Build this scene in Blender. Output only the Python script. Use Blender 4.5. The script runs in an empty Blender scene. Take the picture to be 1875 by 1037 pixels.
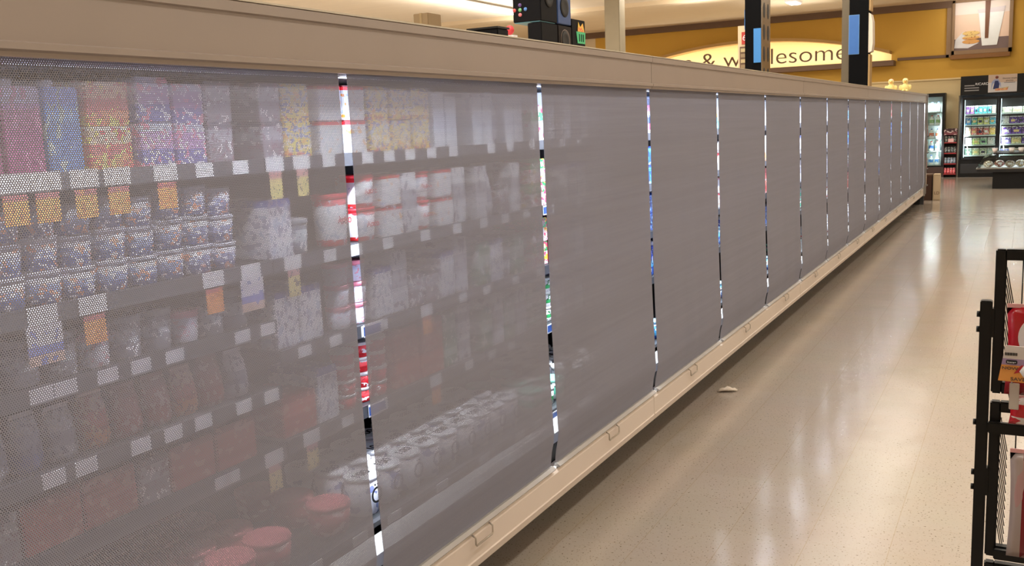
import bpy, bmesh, math, random
from mathutils import Vector, Matrix
random.seed(7)
D = bpy.data; sc = bpy.context.scene
sc.view_settings.view_transform = 'Standard'
sc.view_settings.look = 'None'
sc.view_settings.exposure = 0.0
sc.cycles.transparent_max_bounces = 32
sc.cycles.max_bounces = 8
sc.cycles.sample_clamp_indirect = 4.0
COL = sc.collection
W = 1.22; Y0 = 2.177; CAMZ = 1.68

def S(c):
    def f(v):
        v /= 255.0
        return v/12.92 if v <= .04045 else ((v+.055)/1.055)**2.4
    return (f(c[0]), f(c[1]), f(c[2]), 1.0)

# ------------------------------------------------------------------ materials
def nt(name):
    m = D.materials.new(name); m.use_nodes = True
    t = m.node_tree; b = t.nodes['Principled BSDF']
    return m, t, b
def N(t, typ, **kw):
    n = t.nodes.new(typ)
    for k, v in kw.items():
        if k in n.inputs: n.inputs[k].default_value = v
        else: setattr(n, k, v)
    return n
def L(t, a, b): t.links.new(a, b)
MC = {}
def mat(name, col, rough=.5, metal=0, vary=.06, scale=8, bump=0, coat=0, spec=.5):
    """plain surface with a little procedural mottling"""
    if name in MC: return MC[name]
    m, t, b = nt(name)
    tc = N(t, 'ShaderNodeTexCoord'); no = N(t, 'ShaderNodeTexNoise', Scale=scale, Detail=3.0)
    L(t, tc.outputs['Object'], no.inputs['Vector'])
    mr = N(t, 'ShaderNodeMapRange'); mr.inputs['To Min'].default_value = 1-vary; mr.inputs['To Max'].default_value = 1+vary
    L(t, no.outputs['Fac'], mr.inputs['Value'])
    hs = N(t, 'ShaderNodeHueSaturation', Color=S(col)); L(t, mr.outputs[0], hs.inputs['Value'])
    L(t, hs.outputs[0], b.inputs['Base Color'])
    b.inputs['Roughness'].default_value = rough; b.inputs['Metallic'].default_value = metal
    b.inputs['Coat Weight'].default_value = coat; b.inputs['Specular IOR Level'].default_value = spec
    if bump:
        bp = N(t, 'ShaderNodeBump', Strength=bump, Distance=.01); L(t, no.outputs['Fac'], bp.inputs['Height']); L(t, bp.outputs[0], b.inputs['Normal'])
    MC[name] = m; return m
def emit(name, col, s):
    if name in MC: return MC[name]
    m, t, b = nt(name)
    b.inputs['Base Color'].default_value = S(col); b.inputs['Emission Color'].default_value = S(col); b.inputs['Emission Strength'].default_value = s
    MC[name] = m; return m
def pack(name, stops, blob=None, bscale=6.0, thr=.62, stops_axis='Z', rough=.4):
    """printed packaging: constant bands up the height plus printed blotches"""
    if name in MC: return MC[name]
    m, t, b = nt(name)
    tc = N(t, 'ShaderNodeTexCoord'); sp = N(t, 'ShaderNodeSeparateXYZ'); L(t, tc.outputs['Generated'], sp.inputs[0])
    cr = N(t, 'ShaderNodeValToRGB'); cr.color_ramp.interpolation = 'CONSTANT'
    e = cr.color_ramp.elements
    e[0].position = 0; e[0].color = S(stops[0][1]); e[1].position = min(.999, stops[1][0]) if len(stops) > 1 else .999; e[1].color = S(stops[1][1] if len(stops) > 1 else stops[0][1])
    for p, c in stops[2:]:
        x = e.new(p); x.color = S(c)
    L(t, sp.outputs[stops_axis], cr.inputs[0])
    out = cr.outputs[0]
    if blob:
        oi = N(t, 'ShaderNodeObjectInfo'); ad = N(t, 'ShaderNodeVectorMath', operation='ADD')
        ml = N(t, 'ShaderNodeMath', operation='MULTIPLY'); ml.inputs[1].default_value = 17.0
        L(t, oi.outputs['Random'], ml.inputs[0]); L(t, tc.outputs['Generated'], ad.inputs[0]); L(t, ml.outputs[0], ad.inputs[1])
        for i, bc in enumerate(blob):
            no = N(t, 'ShaderNodeTexNoise', Scale=bscale*(1+.6*i), Detail=1.5); L(t, ad.outputs[0], no.inputs['Vector'])
            gt = N(t, 'ShaderNodeMath', operation='GREATER_THAN'); gt.inputs[1].default_value = thr-.02*i; L(t, no.outputs['Fac'], gt.inputs[0])
            mx = N(t, 'ShaderNodeMix', data_type='RGBA'); L(t, gt.outputs[0], mx.inputs[0]); L(t, out, mx.inputs[6]); mx.inputs[7].default_value = S(bc)
            out = mx.outputs[2]
    L(t, out, b.inputs['Base Color']); b.inputs['Roughness'].default_value = rough
    MC[name] = m; return m

def floor_mat():
    m, t, b = nt('polished_tile')
    ge = N(t, 'ShaderNodeNewGeometry'); sp = N(t, 'ShaderNodeSeparateXYZ'); L(t, ge.outputs['Position'], sp.inputs[0])
    def seam(o, off):
        a = N(t, 'ShaderNodeMath', operation='ADD'); a.inputs[1].default_value = 100*.305-off; L(t, o, a.inputs[0])
        d = N(t, 'ShaderNodeMath', operation='DIVIDE'); d.inputs[1].default_value = .305; L(t, a.outputs[0], d.inputs[0])
        fr = N(t, 'ShaderNodeMath', operation='FRACT'); L(t, d.outputs[0], fr.inputs[0])
        lt = N(t, 'ShaderNodeMath', operation='LESS_THAN'); lt.inputs[1].default_value = .008; L(t, fr.outputs[0], lt.inputs[0])
        fl = N(t, 'ShaderNodeMath', operation='FLOOR'); L(t, d.outputs[0], fl.inputs[0])
        return lt.outputs[0], fl.outputs[0]
    sx, fx = seam(sp.outputs[0], -.415); sy, fy = seam(sp.outputs[1], .1)
    mx = N(t, 'ShaderNodeMath', operation='MAXIMUM'); L(t, sx, mx.inputs[0])
    hy = N(t, 'ShaderNodeMath', operation='MULTIPLY'); hy.inputs[1].default_value = .45; L(t, sy, hy.inputs[0]); L(t, hy.outputs[0], mx.inputs[1])
    cb = N(t, 'ShaderNodeCombineXYZ'); L(t, fx, cb.inputs[0]); L(t, fy, cb.inputs[1])
    wn = N(t, 'ShaderNodeTexWhiteNoise', noise_dimensions='3D'); L(t, cb.outputs[0], wn.inputs['Vector'])
    base = N(t, 'ShaderNodeMix', data_type='RGBA'); base.inputs[6].default_value = S((176, 164, 151)); base.inputs[7].default_value = S((179, 167, 154)); L(t, wn.outputs['Value'], base.inputs[0])
    big = N(t, 'ShaderNodeTexNoise', Scale=2.5, Detail=4.0); L(t, ge.outputs['Position'], big.inputs['Vector'])
    m1 = N(t, 'ShaderNodeMix', data_type='RGBA', blend_type='MULTIPLY'); L(t, base.outputs[2], m1.inputs[6]); L(t, big.outputs['Color'], m1.inputs[7]); m1.inputs[0].default_value = .10
    spk = N(t, 'ShaderNodeTexNoise', Scale=105.0, Detail=2.0); L(t, ge.outputs['Position'], spk.inputs['Vector'])
    sr = N(t, 'ShaderNodeMapRange'); sr.inputs['From Min'].default_value = .645; sr.inputs['From Max'].default_value = .68; L(t, spk.outputs['Fac'], sr.inputs['Value'])
    m2 = N(t, 'ShaderNodeMix', data_type='RGBA'); L(t, sr.outputs[0], m2.inputs[0]); L(t, m1.outputs[2], m2.inputs[6]); m2.inputs[7].default_value = S((100, 83, 62))
    spl = N(t, 'ShaderNodeTexNoise', Scale=90.0, Detail=2.0); L(t, ge.outputs['Position'], spl.inputs['Vector'])
    sl = N(t, 'ShaderNodeMapRange'); sl.inputs['From Min'].default_value = .6; sl.inputs['From Max'].default_value = .8; sl.inputs['To Max'].default_value = .55; L(t, spl.outputs['Fac'], sl.inputs['Value'])
    m3 = N(t, 'ShaderNodeMix', data_type='RGBA'); L(t, sl.outputs[0], m3.inputs[0]); L(t, m2.outputs[2], m3.inputs[6]); m3.inputs[7].default_value = S((192, 180, 162))
    m4 = N(t, 'ShaderNodeMix', data_type='RGBA'); L(t, m3.outputs[2], m4.inputs[6]); m4.inputs[7].default_value = S((150, 130, 102))
    sm = N(t, 'ShaderNodeMath', operation='MULTIPLY'); sm.inputs[1].default_value = .6; L(t, mx.outputs[0], sm.inputs[0]); L(t, sm.outputs[0], m4.inputs[0])
    L(t, m4.outputs[2], b.inputs['Base Color'])
    b.inputs['Roughness'].default_value = .16; b.inputs['Specular IOR Level'].default_value = .55
    wv = N(t, 'ShaderNodeTexNoise', Scale=3.0, Detail=2.0); L(t, ge.outputs['Position'], wv.inputs['Vector'])
    bp = N(t, 'ShaderNodeBump', Strength=.10, Distance=.03); L(t, wv.outputs['Fac'], bp.inputs['Height']); L(t, bp.outputs[0], b.inputs['Normal'])
    return m

def mesh_mat():
    """perforated woven aluminium-grey film: real holes cut by opacity, in metres along the cloth"""
    m, t, b = nt('perforated_cloth')
    uv = N(t, 'ShaderNodeUVMap'); sp = N(t, 'ShaderNodeSeparateXYZ'); L(t, uv.outputs[0], sp.inputs[0])
    def M(op, a, v=None, b2=None):
        n = N(t, 'ShaderNodeMath', operation=op); L(t, a, n.inputs[0])
        if v is not None: n.inputs[1].default_value = v
        if b2 is not None: L(t, b2, n.inputs[1])
        return n.outputs[0]
    PV, PU = .0041, .0054
    rv = M('DIVIDE', sp.outputs[1], PV); row = M('FLOOR', rv); fv = M('SUBTRACT', M('FRACT', rv), .5)
    odd = M('MULTIPLY', M('MODULO', row, 2.0), .5)
    fu = M('SUBTRACT', M('FRACT', M('ADD', M('DIVIDE', sp.outputs[0], PU), None, odd)), .5)
    du = M('MULTIPLY', fu, PU); dv = M('MULTIPLY', fv, PV)
    r2 = M('ADD', M('MULTIPLY', du, None, du), None, M('MULTIPLY', dv, None, dv))
    op = M('GREATER_THAN', r2, HOLE*HOLE)
    ge = N(t, 'ShaderNodeNewGeometry')
    mp = N(t, 'ShaderNodeMapping'); mp.inputs['Scale'].default_value = (1, .5, 22); L(t, ge.outputs['Position'], mp.inputs[0])
    no = N(t, 'ShaderNodeTexNoise', Scale=1.6, Detail=3.0); L(t, mp.outputs[0], no.inputs['Vector'])
    mr = N(t, 'ShaderNodeMapRange'); mr.inputs['To Min'].default_value = .9; mr.inputs['To Max'].default_value = 1.1; L(t, no.outputs['Fac'], mr.inputs['Value'])
    hs = N(t, 'ShaderNodeHueSaturation', Color=S(CLOTH)); L(t, mr.outputs[0], hs.inputs['Value']); L(t, hs.outputs[0], b.inputs['Base Color'])
    bp = N(t, 'ShaderNodeBump', Strength=.12, Distance=.01); L(t, no.outputs['Fac'], bp.inputs['Height']); L(t, bp.outputs[0], b.inputs['Normal'])
    b.inputs['Roughness'].default_value = .5; b.inputs['Metallic'].default_value = .1
    L(t, op, b.inputs['Alpha'])
    return m
HOLE = .00118; CLOTH = (150, 152, 169)

def streak_mat(name, col, sc_=(1, 14, 1), vary=.03, rough=.8):
    m, t, b = nt(name)
    ge = N(t, 'ShaderNodeNewGeometry'); mp = N(t, 'ShaderNodeMapping'); mp.inputs['Scale'].default_value = sc_; L(t, ge.outputs['Position'], mp.inputs[0])
    no = N(t, 'ShaderNodeTexNoise', Scale=.35, Detail=5.0, Roughness=.6); L(t, mp.outputs[0], no.inputs['Vector'])
    mr = N(t, 'ShaderNodeMapRange'); mr.inputs['To Min'].default_value = 1-vary*2; mr.inputs['To Max'].default_value = 1+vary*2; L(t, no.outputs['Fac'], mr.inputs['Value'])
    hs = N(t, 'ShaderNodeHueSaturation', Color=S(col)); L(t, mr.outputs[0], hs.inputs['Value']); L(t, hs.outputs[0], b.inputs['Base Color'])
    b.inputs['Roughness'].default_value = rough
    MC[name] = m; return m
def glass_mat():
    m = D.materials.new('clear_pane'); m.use_nodes = True; t = m.node_tree; t.nodes.clear()
    o = N(t, 'ShaderNodeOutputMaterial'); tr = N(t, 'ShaderNodeBsdfTransparent', Color=(.93, .97, .95, 1)); gl = N(t, 'ShaderNodeBsdfGlossy', Roughness=.05)
    fr = N(t, 'ShaderNodeFresnel', IOR=1.35); mx = N(t, 'ShaderNodeMixShader')
    L(t, fr.outputs[0], mx.inputs[0]); L(t, tr.outputs[0], mx.inputs[1]); L(t, gl.outputs[0], mx.inputs[2]); L(t, mx.outputs[0], o.inputs[0])
    return m

M_floor = floor_mat(); M_cloth = mesh_mat(); M_glass = glass_mat()
M_fascia = mat('taupe_enamel', (162, 149, 140), .38, vary=.05, scale=5, bump=.04)
M_fascia2 = mat('taupe_enamel_edge', (150, 136, 116), .35)
M_white = mat('off_white_enamel', (226, 212, 200), .35, vary=.03, scale=4)
M_kick = mat('dark_kick', (34, 27, 22), .7)
M_dark = mat('case_black', (16, 16, 18), .5)
M_inner = mat('case_liner', (34, 35, 38), .5)
M_rail = mat('rail_grey', (62, 62, 66), .4)
M_blue = mat('rail_blue', (40, 78, 150), .4)
M_grey = mat('hem_grey', (170, 166, 162), .4, metal=.2)
M_hand = mat('handle_steel', (190, 180, 168), .35, metal=.5)
M_blk = mat('black_enamel', (10, 10, 11), .45, spec=.3)
M_tag = mat('tag_white', (236, 236, 240), .5)
M_org = mat('tag_orange', (250, 150, 70), .5)
M_crm = mat('tag_cream', (240, 215, 130), .5)
M_ceil = streak_mat('ceiling_panels', (236, 224, 204))
M_ceil2 = streak_mat('dim_soffit', (232, 214, 184))  # dimmer light on the far ceiling put into a darker tone
M_yel = mat('wall_yellow', (212, 166, 68), .75, vary=.03, scale=1)
M_crw = mat('wall_cream', (236, 214, 164), .8, vary=.02, scale=1)
M_bei = mat('wall_beige', (222, 204, 172), .8, vary=.03, scale=1)
M_brn = mat('brown_trim', (112, 86, 66), .6)
M_brnl = mat('brown_trim_light', (150, 122, 92), .6)
M_colm = mat('column_paint', (138, 127, 104), .6)
M_led = emit('case_led', (225, 238, 255), 6.0)
M_tube = emit('fluorescent_diffuser', (255, 246, 230), 6.0)

# ------------------------------------------------------------------ mesh helpers
class MB:
    def __init__(s): s.bm = bmesh.new(); s.mi = 0
    def box(s, x0, x1, y0, y1, z0, z1, bev=0):
        r = bmesh.ops.create_cube(s.bm, size=1.0)
        for v in r['verts']:
            v.co = Vector(((x0+x1)/2+v.co.x*(x1-x0), (y0+y1)/2+v.co.y*(y1-y0), (z0+z1)/2+v.co.z*(z1-z0)))
        fs = {f for v in r['verts'] for f in v.link_faces}
        for f in fs: f.material_index = s.mi
        if bev:
            es = {e for v in r['verts'] for e in v.link_edges}
            q = bmesh.ops.bevel(s.bm, geom=list(es), offset=bev, segments=2, affect='EDGES')
            for f in q['faces']: f.material_index = s.mi
        return s
    def poly(s, pts, extr):
        """prism: polygon points swept by vector"""
        a = [s.bm.verts.new(p) for p in pts]; b = [s.bm.verts.new(Vector(p)+Vector(extr)) for p in pts]
        n = len(a); fs = [s.bm.faces.new(a), s.bm.faces.new(b[::-1])]
        for i in range(n): fs.append(s.bm.faces.new((a[(i+1) % n], a[i], b[i], b[(i+1) % n])))
        for f in fs: f.material_index = s.mi
        return s
    def lathe(s, prof, n=24, c=(0, 0, 0), axis='Z', cap=True):
        rings = []
        for r, z in prof:
            ring = []
            for k in range(n):
                a = 2*math.pi*k/n
                p = (r*math.cos(a), r*math.sin(a), z)
                if axis == 'X': p = (z, r*math.cos(a), r*math.sin(a))
                if axis == 'Y': p = (r*math.cos(a), z, r*math.sin(a))
                ring.append(s.bm.verts.new((p[0]+c[0], p[1]+c[1], p[2]+c[2])))
            rings.append(ring)
        for i in range(len(rings)-1):
            for k in range(n):
                f = s.bm.faces.new((rings[i][k], rings[i][(k+1) % n], rings[i+1][(k+1) % n], rings[i+1][k])); f.material_index = s.mi; f.smooth = True
        if cap:
            for rg in (rings[0][::-1], rings[-1]):
                f = s.bm.faces.new(rg); f.material_index = s.mi
        return s
    def tube(s, pts, r, n=8):
        pts = [Vector(p) for p in pts]; rings = []
        for i, p in enumerate(pts):
            d = (pts[min(i+1, len(pts)-1)]-pts[max(i-1, 0)]).normalized()
            u = d.orthogonal().normalized() if i == 0 else (u-d*u.dot(d)).normalized()
            v = d.cross(u)
            rings.append([s.bm.verts.new(p+u*r*math.cos(2*math.pi*k/n)+v*r*math.sin(2*math.pi*k/n)) for k in range(n)])
        for i in range(len(rings)-1):
            for k in range(n):
                f = s.bm.faces.new((rings[i][k], rings[i][(k+1) % n], rings[i+1][(k+1) % n], rings[i+1][k])); f.material_index = s.mi; f.smooth = True
        for rg in (rings[0][::-1], rings[-1]):
            f = s.bm.faces.new(rg); f.material_index = s.mi
        return s
    def sphere(s, c, r, seg=16):
        q = bmesh.ops.create_uvsphere(s.bm, u_segments=seg, v_segments=seg//2+2, radius=1.0)
        for v in q['verts']: v.co = Vector((c[0]+v.co.x*r[0], c[1]+v.co.y*r[1], c[2]+v.co.z*r[2]))
        for f in {f for v in q['verts'] for f in v.link_faces}: f.material_index = s.mi; f.smooth = True
        return s
    def mesh(s, name, *mats):
        bmesh.ops.recalc_face_normals(s.bm, faces=s.bm.faces[:])
        me = D.meshes.new(name); s.bm.to_mesh(me); s.bm.free()
        for m in mats: me.materials.append(m)
        return me
def put(name, me, parent=None, loc=(0, 0, 0), rz=0, smooth=False):
    o = D.objects.new(name, me); COL.objects.link(o); o.location = loc; o.rotation_euler = (0, 0, rz)
    if parent: o.parent = parent
    return o
def tag(o, label, cat, group=None):
    o['label'] = label; o['category'] = cat
    if group: o['group'] = group
    return o
def thing(name, label, cat, loc=(0, 0, 0), rz=0, group=None):
    return tag(put(name, None, None, loc, rz), label, cat, group)
def struct(name, mb, *m):
    o = put(name, mb.mesh(name, *m)); o['kind'] = 'structure'; return o
def part(name, mb, m, parent, loc=(0, 0, 0)):
    ms = m if isinstance(m, (list, tuple)) else [m]
    return put(name, mb.mesh(name, *ms), parent, loc)
def copy_tree(src, loc, rz=0, label=None, group=None):
    r = src.copy(); COL.objects.link(r); r.location = loc; r.rotation_euler = (0, 0, rz)
    if label: r['label'] = label
    if group: r['group'] = group
    for ch in src.children:
        c = ch.copy(); COL.objects.link(c); c.parent = r
        for g in ch.children:
            d = g.copy(); COL.objects.link(d); d.parent = c
    return r
TXT = {}
def text_mesh(s, size, ext=.001, bold=0):
    k = (s, size, ext, bold)
    if k in TXT: return TXT[k]
    cu = D.curves.new('t', 'FONT'); cu.body = s; cu.size = size; cu.extrude = ext; cu.offset = bold; cu.align_x = 'CENTER'; cu.align_y = 'CENTER'
    o = D.objects.new('t', cu); COL.objects.link(o); bpy.context.view_layer.update()
    me = D.meshes.new_from_object(o.evaluated_get(bpy.context.evaluated_depsgraph_get())); D.objects.remove(o)
    TXT[k] = me; return me
def text(name, s, size, m, parent, loc, face='+X', ext=.001, bold=0, sx=1.0):
    key = (s, size, ext, bold, m.name)
    if key not in TXT:
        me = text_mesh(s, size, ext, bold).copy(); me.materials.clear(); me.materials.append(m); TXT[key] = me
    o = put(name, TXT[key], parent, loc)
    if face == '+X': o.rotation_euler = (math.pi/2, 0, math.pi/2)
    elif face == '-Y': o.rotation_euler = (math.pi/2, 0, 0)
    elif face == '+Z': o.rotation_euler = (0, 0, math.pi/2)
    o.scale = (sx, 1, 1)
    return o
def area(name, loc, rot, sx, sy, power, col=(1, .95, .88), spread=math.pi):
    l = D.lights.new(name, 'AREA'); l.shape = 'RECTANGLE'; l.size = sx; l.size_y = sy; l.energy = power; l.color = col; l.spread = spread
    o = D.objects.new(name, l); COL.objects.link(o); o.location = loc; o.rotation_euler = rot; return o

ORD = "first second third fourth fifth sixth seventh eighth ninth tenth eleventh twelfth thirteenth fourteenth fifteenth sixteenth seventeenth eighteenth nineteenth twentieth".split()
def ordn(i):
    if i < 20: return ORD[i]
    tens = {2: 'twenty', 3: 'thirty', 4: 'forty', 5: 'fifty'}
    n = i+1
    if n % 10 == 0: return {30: 'thirtieth', 40: 'fortieth', 50: 'fiftieth'}.get(n, 'last')
    return tens[n//10]+'-'+ORD[n % 10-1]

# ------------------------------------------------------------------ camera
f, yaw, pitch, roll = 1770.094, .490637, .157885, -.040711
cy, sy = math.cos(yaw), math.sin(yaw); cp, sp_ = math.cos(pitch), math.sin(pitch)
fw = Vector((-sy*cp, cy*cp, -sp_)); rt = Vector((cy, sy, 0)); up = rt.cross(fw)
r2 = rt*math.cos(roll)+up*math.sin(roll); u2 = -rt*math.sin(roll)+up*math.cos(roll)
cd = D.cameras.new('camera'); cam = D.objects.new('camera', cd); COL.objects.link(cam)
mt = Matrix((r2, u2, -fw)).transposed().to_4x4(); mt.translation = Vector((0, 0, CAMZ)); cam.matrix_world = mt
cd.sensor_width = 36; cd.lens = 36*f/1875; cd.clip_start = .05; cd.clip_end = 200
sc.camera = cam
w = D.worlds.new('world'); sc.world = w; w.use_nodes = True
w.node_tree.nodes['Background'].inputs[0].default_value = (1, .9, .78, 1); w.node_tree.nodes['Background'].inputs[1].default_value = .3

# ------------------------------------------------------------------ room
FY = 27.95
struct('floor', MB().box(-22, 9, -6, 28.3, -.1, 0), M_floor)
struct('ceiling', MB().box(-22, 9, -6, 22.7, 4.56, 4.7), M_ceil)
struct('ceiling_far', MB().box(-22, 9, 22.7, 28.3, 4.46, 4.7), M_ceil2)
struct('wall_far', MB().box(-22, 9, FY, 28.3, 0, 2.52), M_crw)
struct('wall_far_upper', MB().box(-11.7, 9, FY-.04, 28.3, 2.52, 4.46), M_yel)
struct('wall_far_left', MB().box(-22, -11.7, FY-.04, 28.3, 2.52, 4.46), M_bei)
struct('wall_left', MB().box(-22.2, -22, -6, 28.3, 0, 4.7), M_bei)
struct('wall_right', MB().box(9, 9.2, -6, 28.3, 0, 4.7), M_bei)
struct('wall_back', MB().box(-22, 9, -6.2, -6, 0, 4.7), M_bei)
struct('trim_1', MB().box(-22, -1.83, FY-.12, FY-.04, 4.29, 4.46), M_brn)
struct('trim_2', MB().box(-3.1, -1.86, FY-.1, FY-.04, 3.05, 3.12), M_brn)
struct('trim_3', MB().box(-1.93, -1.80, FY-.1, FY-.04, 3.05, 4.46), M_brnl)
struct('trim_4', MB().box(-22, 9, FY-.06, FY-.041, 2.49, 2.53), M_crw)
# soffit line and column, beyond the case
struct('column', MB().box(-7.18, -6.88, 17.6, 17.9, 0, 4.56, .01), M_colm)

# sign shelf, arch and lettering on the far wall
sg = thing('wall_sign', 'long glowing yellow arched sign with dark brown letters on the far wall', 'sign', (-6.9, FY-.04, 2.9))
part('sign_shelf', MB().box(-3.8, 3.76, -.55, 0, .02, .15), M_brn, sg)
arch = MB(); pts = []
for i in range(33):
    u = -1+2*i/32; x = u*3.65; z = .38+.55*(1-abs(u)**2.1)
    pts.append((x, z))
for i in range(32):
    (xa, za), (xb, zb) = pts[i], pts[i+1]
    dep = lambda x: .45
    arch.poly([(xa, -.45, za-.05), (xb, -.45, zb-.05), (xb, -.45, zb+.03), (xa, -.45, za+.03)], (0, .45, 0))
part('arch', arch, mat('arch_tan', (176, 138, 80), .7), sg)
glow = emit('sign_glow', (255, 205, 100), 1.0)
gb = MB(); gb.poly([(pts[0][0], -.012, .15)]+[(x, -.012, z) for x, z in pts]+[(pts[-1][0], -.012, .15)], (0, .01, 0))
part('glow_panel', gb, emit('sign_back_glow', (255, 226, 156), .30), sg)  # cove glow on the wall behind the arch put in as emission
text('lettering', 'e & wholesome', .62, M_brn, sg, (.33, -.42, .44), '-Y', .02, -.006, 1.17)
l = area('sign_strip', (-6.9, FY-.4, 3.08), (math.radians(165), 0, 0), 7.0, .1, 34, (1, .92, .76))

# framed picture
pf = thing('picture_frame', 'large framed picture of cookies and a glass of milk on yellow wall', 'picture', (-1.12, FY-.05, 3.05))
fr = MB()
fr.box(-.68, -.62, -.10, 0, .05, 1.40).box(.62, .70, -.10, 0, .05, 1.40).box(-.68, .70, -.10, 0, .05, .15).box(-.68, .70, -.10, 0, 1.34, 1.41)
part('frame', fr, M_brnl, pf)
part('ledge', MB().box(-.70, .66, -.14, 0, -.06, .045), mat('frame_ledge', (142, 98, 52), .6), pf)
part('print', MB().box(-.62, .62, -.03, 0, .15, 1.34), pack('print_bg', [(0, (124, 104, 100)), (.24, (244, 214, 190)), (.75, (246, 232, 222))]), pf)
part('napkin', MB().poly([(-.62, -.036, .22), (-.3, -.036, .2), (-.05, -.036, .32), (-.35, -.036, .42), (-.42, -.036, .62), (-.6, -.036, .42)], (0, .004, 0)), M_tag, pf)
ck = MB()
for z, r_ in ((.55, .2), (.46, .2), (.36, .2)): ck.lathe([(.001, -.04), (.17, -.046), (.19, -.04), (.19, -.034)], 24, (0, 0, 0), 'Y')
for i, v in enumerate(ck.bm.verts): pass
ck = MB()
for z in (.57, .46, .36):
    ck.poly([(-.24+.2*math.cos(a*math.pi/10), -.044, z+.055*math.sin(a*math.pi/10)) for a in range(20)], (0, .006, 0))
part('cookie_print', ck, pack('cookie', [(0, (226, 168, 96)), (.5, (240, 206, 130))], [(150, 90, 50)], 9, .66), pf)
part('milk_glass', MB().poly([(.02, -.048, .24), (.36, -.048, .24), (.5, -.048, 1.05), (-.08, -.048, 1.05)], (0, .006, 0)), mat('milk', (244, 248, 246), .3), pf)
part('glass_rim', MB().poly([(-.08, -.05, 1.05), (.5, -.05, 1.05), (.53, -.05, 1.18), (-.1, -.05, 1.14)], (0, .004, 0)), mat('rimglass', (216, 206, 208), .3), pf)
part('straw', MB().poly([(.08, -.06, .42), (.16, -.06, .42), (.19, -.06, 1.4), (.07, -.06, 1.4)], (0, .008, 0)), mat('choc', (118, 74, 46), .5), pf)

area('picture_fill', (-1.2, 27.0, 4.3), (math.radians(50), 0, 0), 1.2, .1, 9, (1, .95, .88))  # added lamp without a fixture, brightens the print and nearby wall
# ------------------------------------------------------------------ ceiling lights
def ceiling_light(x, y, lx, ly, zc, power, label, vis=True):
    t = thing('ceiling_light', label, 'ceiling light', (x, y, zc), 0, 'ceiling lights')
    part('housing', MB().box(-lx/2-.03, lx/2+.03, -ly/2-.03, ly/2+.03, -.05, 0), M_tag, t)
    part('diffuser', MB().box(-lx/2, lx/2, -ly/2, ly/2, -.075, -.051), M_tube if lx < .8 else emit('fill_diffuser', (255, 246, 230), .6), t)
    if power:
        area('lamp', (x, y, zc-.09), (0, 0, 0), lx, ly, power*.55, (1, .95, .88))
        area('ceiling_fill', (x, y, zc-.45), (math.pi, 0, 0), 1.6, max(ly, 1.8), power*.30, (1, .95, .88))  # added upward lamp, not part of the fixture, brightens the ceiling
for i in range(8):
    ceiling_light(-2.1, .2+i*3.2, .9, 3.0, 4.56, 16, f'added wide dim fill panel, {ORD[i]} directly above the dairy case')  # panel row added to shape the case's shadow on the floor
for i in range(11):
    ceiling_light(-3.0, 1.0+i*2.08, .28, .6, 4.56, 80, f'small square-ended ceiling light, {ORD[i]} in the row above the dairy case')
for i in range(9):
    ceiling_light(.5, .6+i*3.0, .25, 1.3, 4.56, 40 if i < 3 else 24, f'added unseen fill light, {ORD[i]} in the row above the aisle rack')  # row added out of view to brighten the aisle floor
for i in range(7):
    ceiling_light(5.0, 1.0+i*3.6, .25, 2.4, 4.56, 75, f'added unseen fill light, {ORD[i]} of the row over the next aisle')  # unseen row added to light the blind fronts and aisle
for i in range(8):
    ceiling_light(-11.1, 1.2+i*2.9, .22, 2.86, 4.50, 110*1.3, f'bright fluorescent tube length, {ORD[i]} of the far strip beyond the black boxes')
for i in range(7):
    ceiling_light(-6.6, 1.0+i*3.5, .25, 1.3, 4.56, 70*1.3, f'added unseen fill light, {ORD[i]} of the middle row beyond the case')
ceiling_light(-5.1, 24.5, .22, .6, 4.46, 40, 'short white ceiling light near the far wall above the sign')
for i in range(3):
    ceiling_light(-17, 4+i*8, .25, 2.4, 4.56, 260, f'added unseen fill light, {ORD[i]} of the row farthest behind the case')

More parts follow.
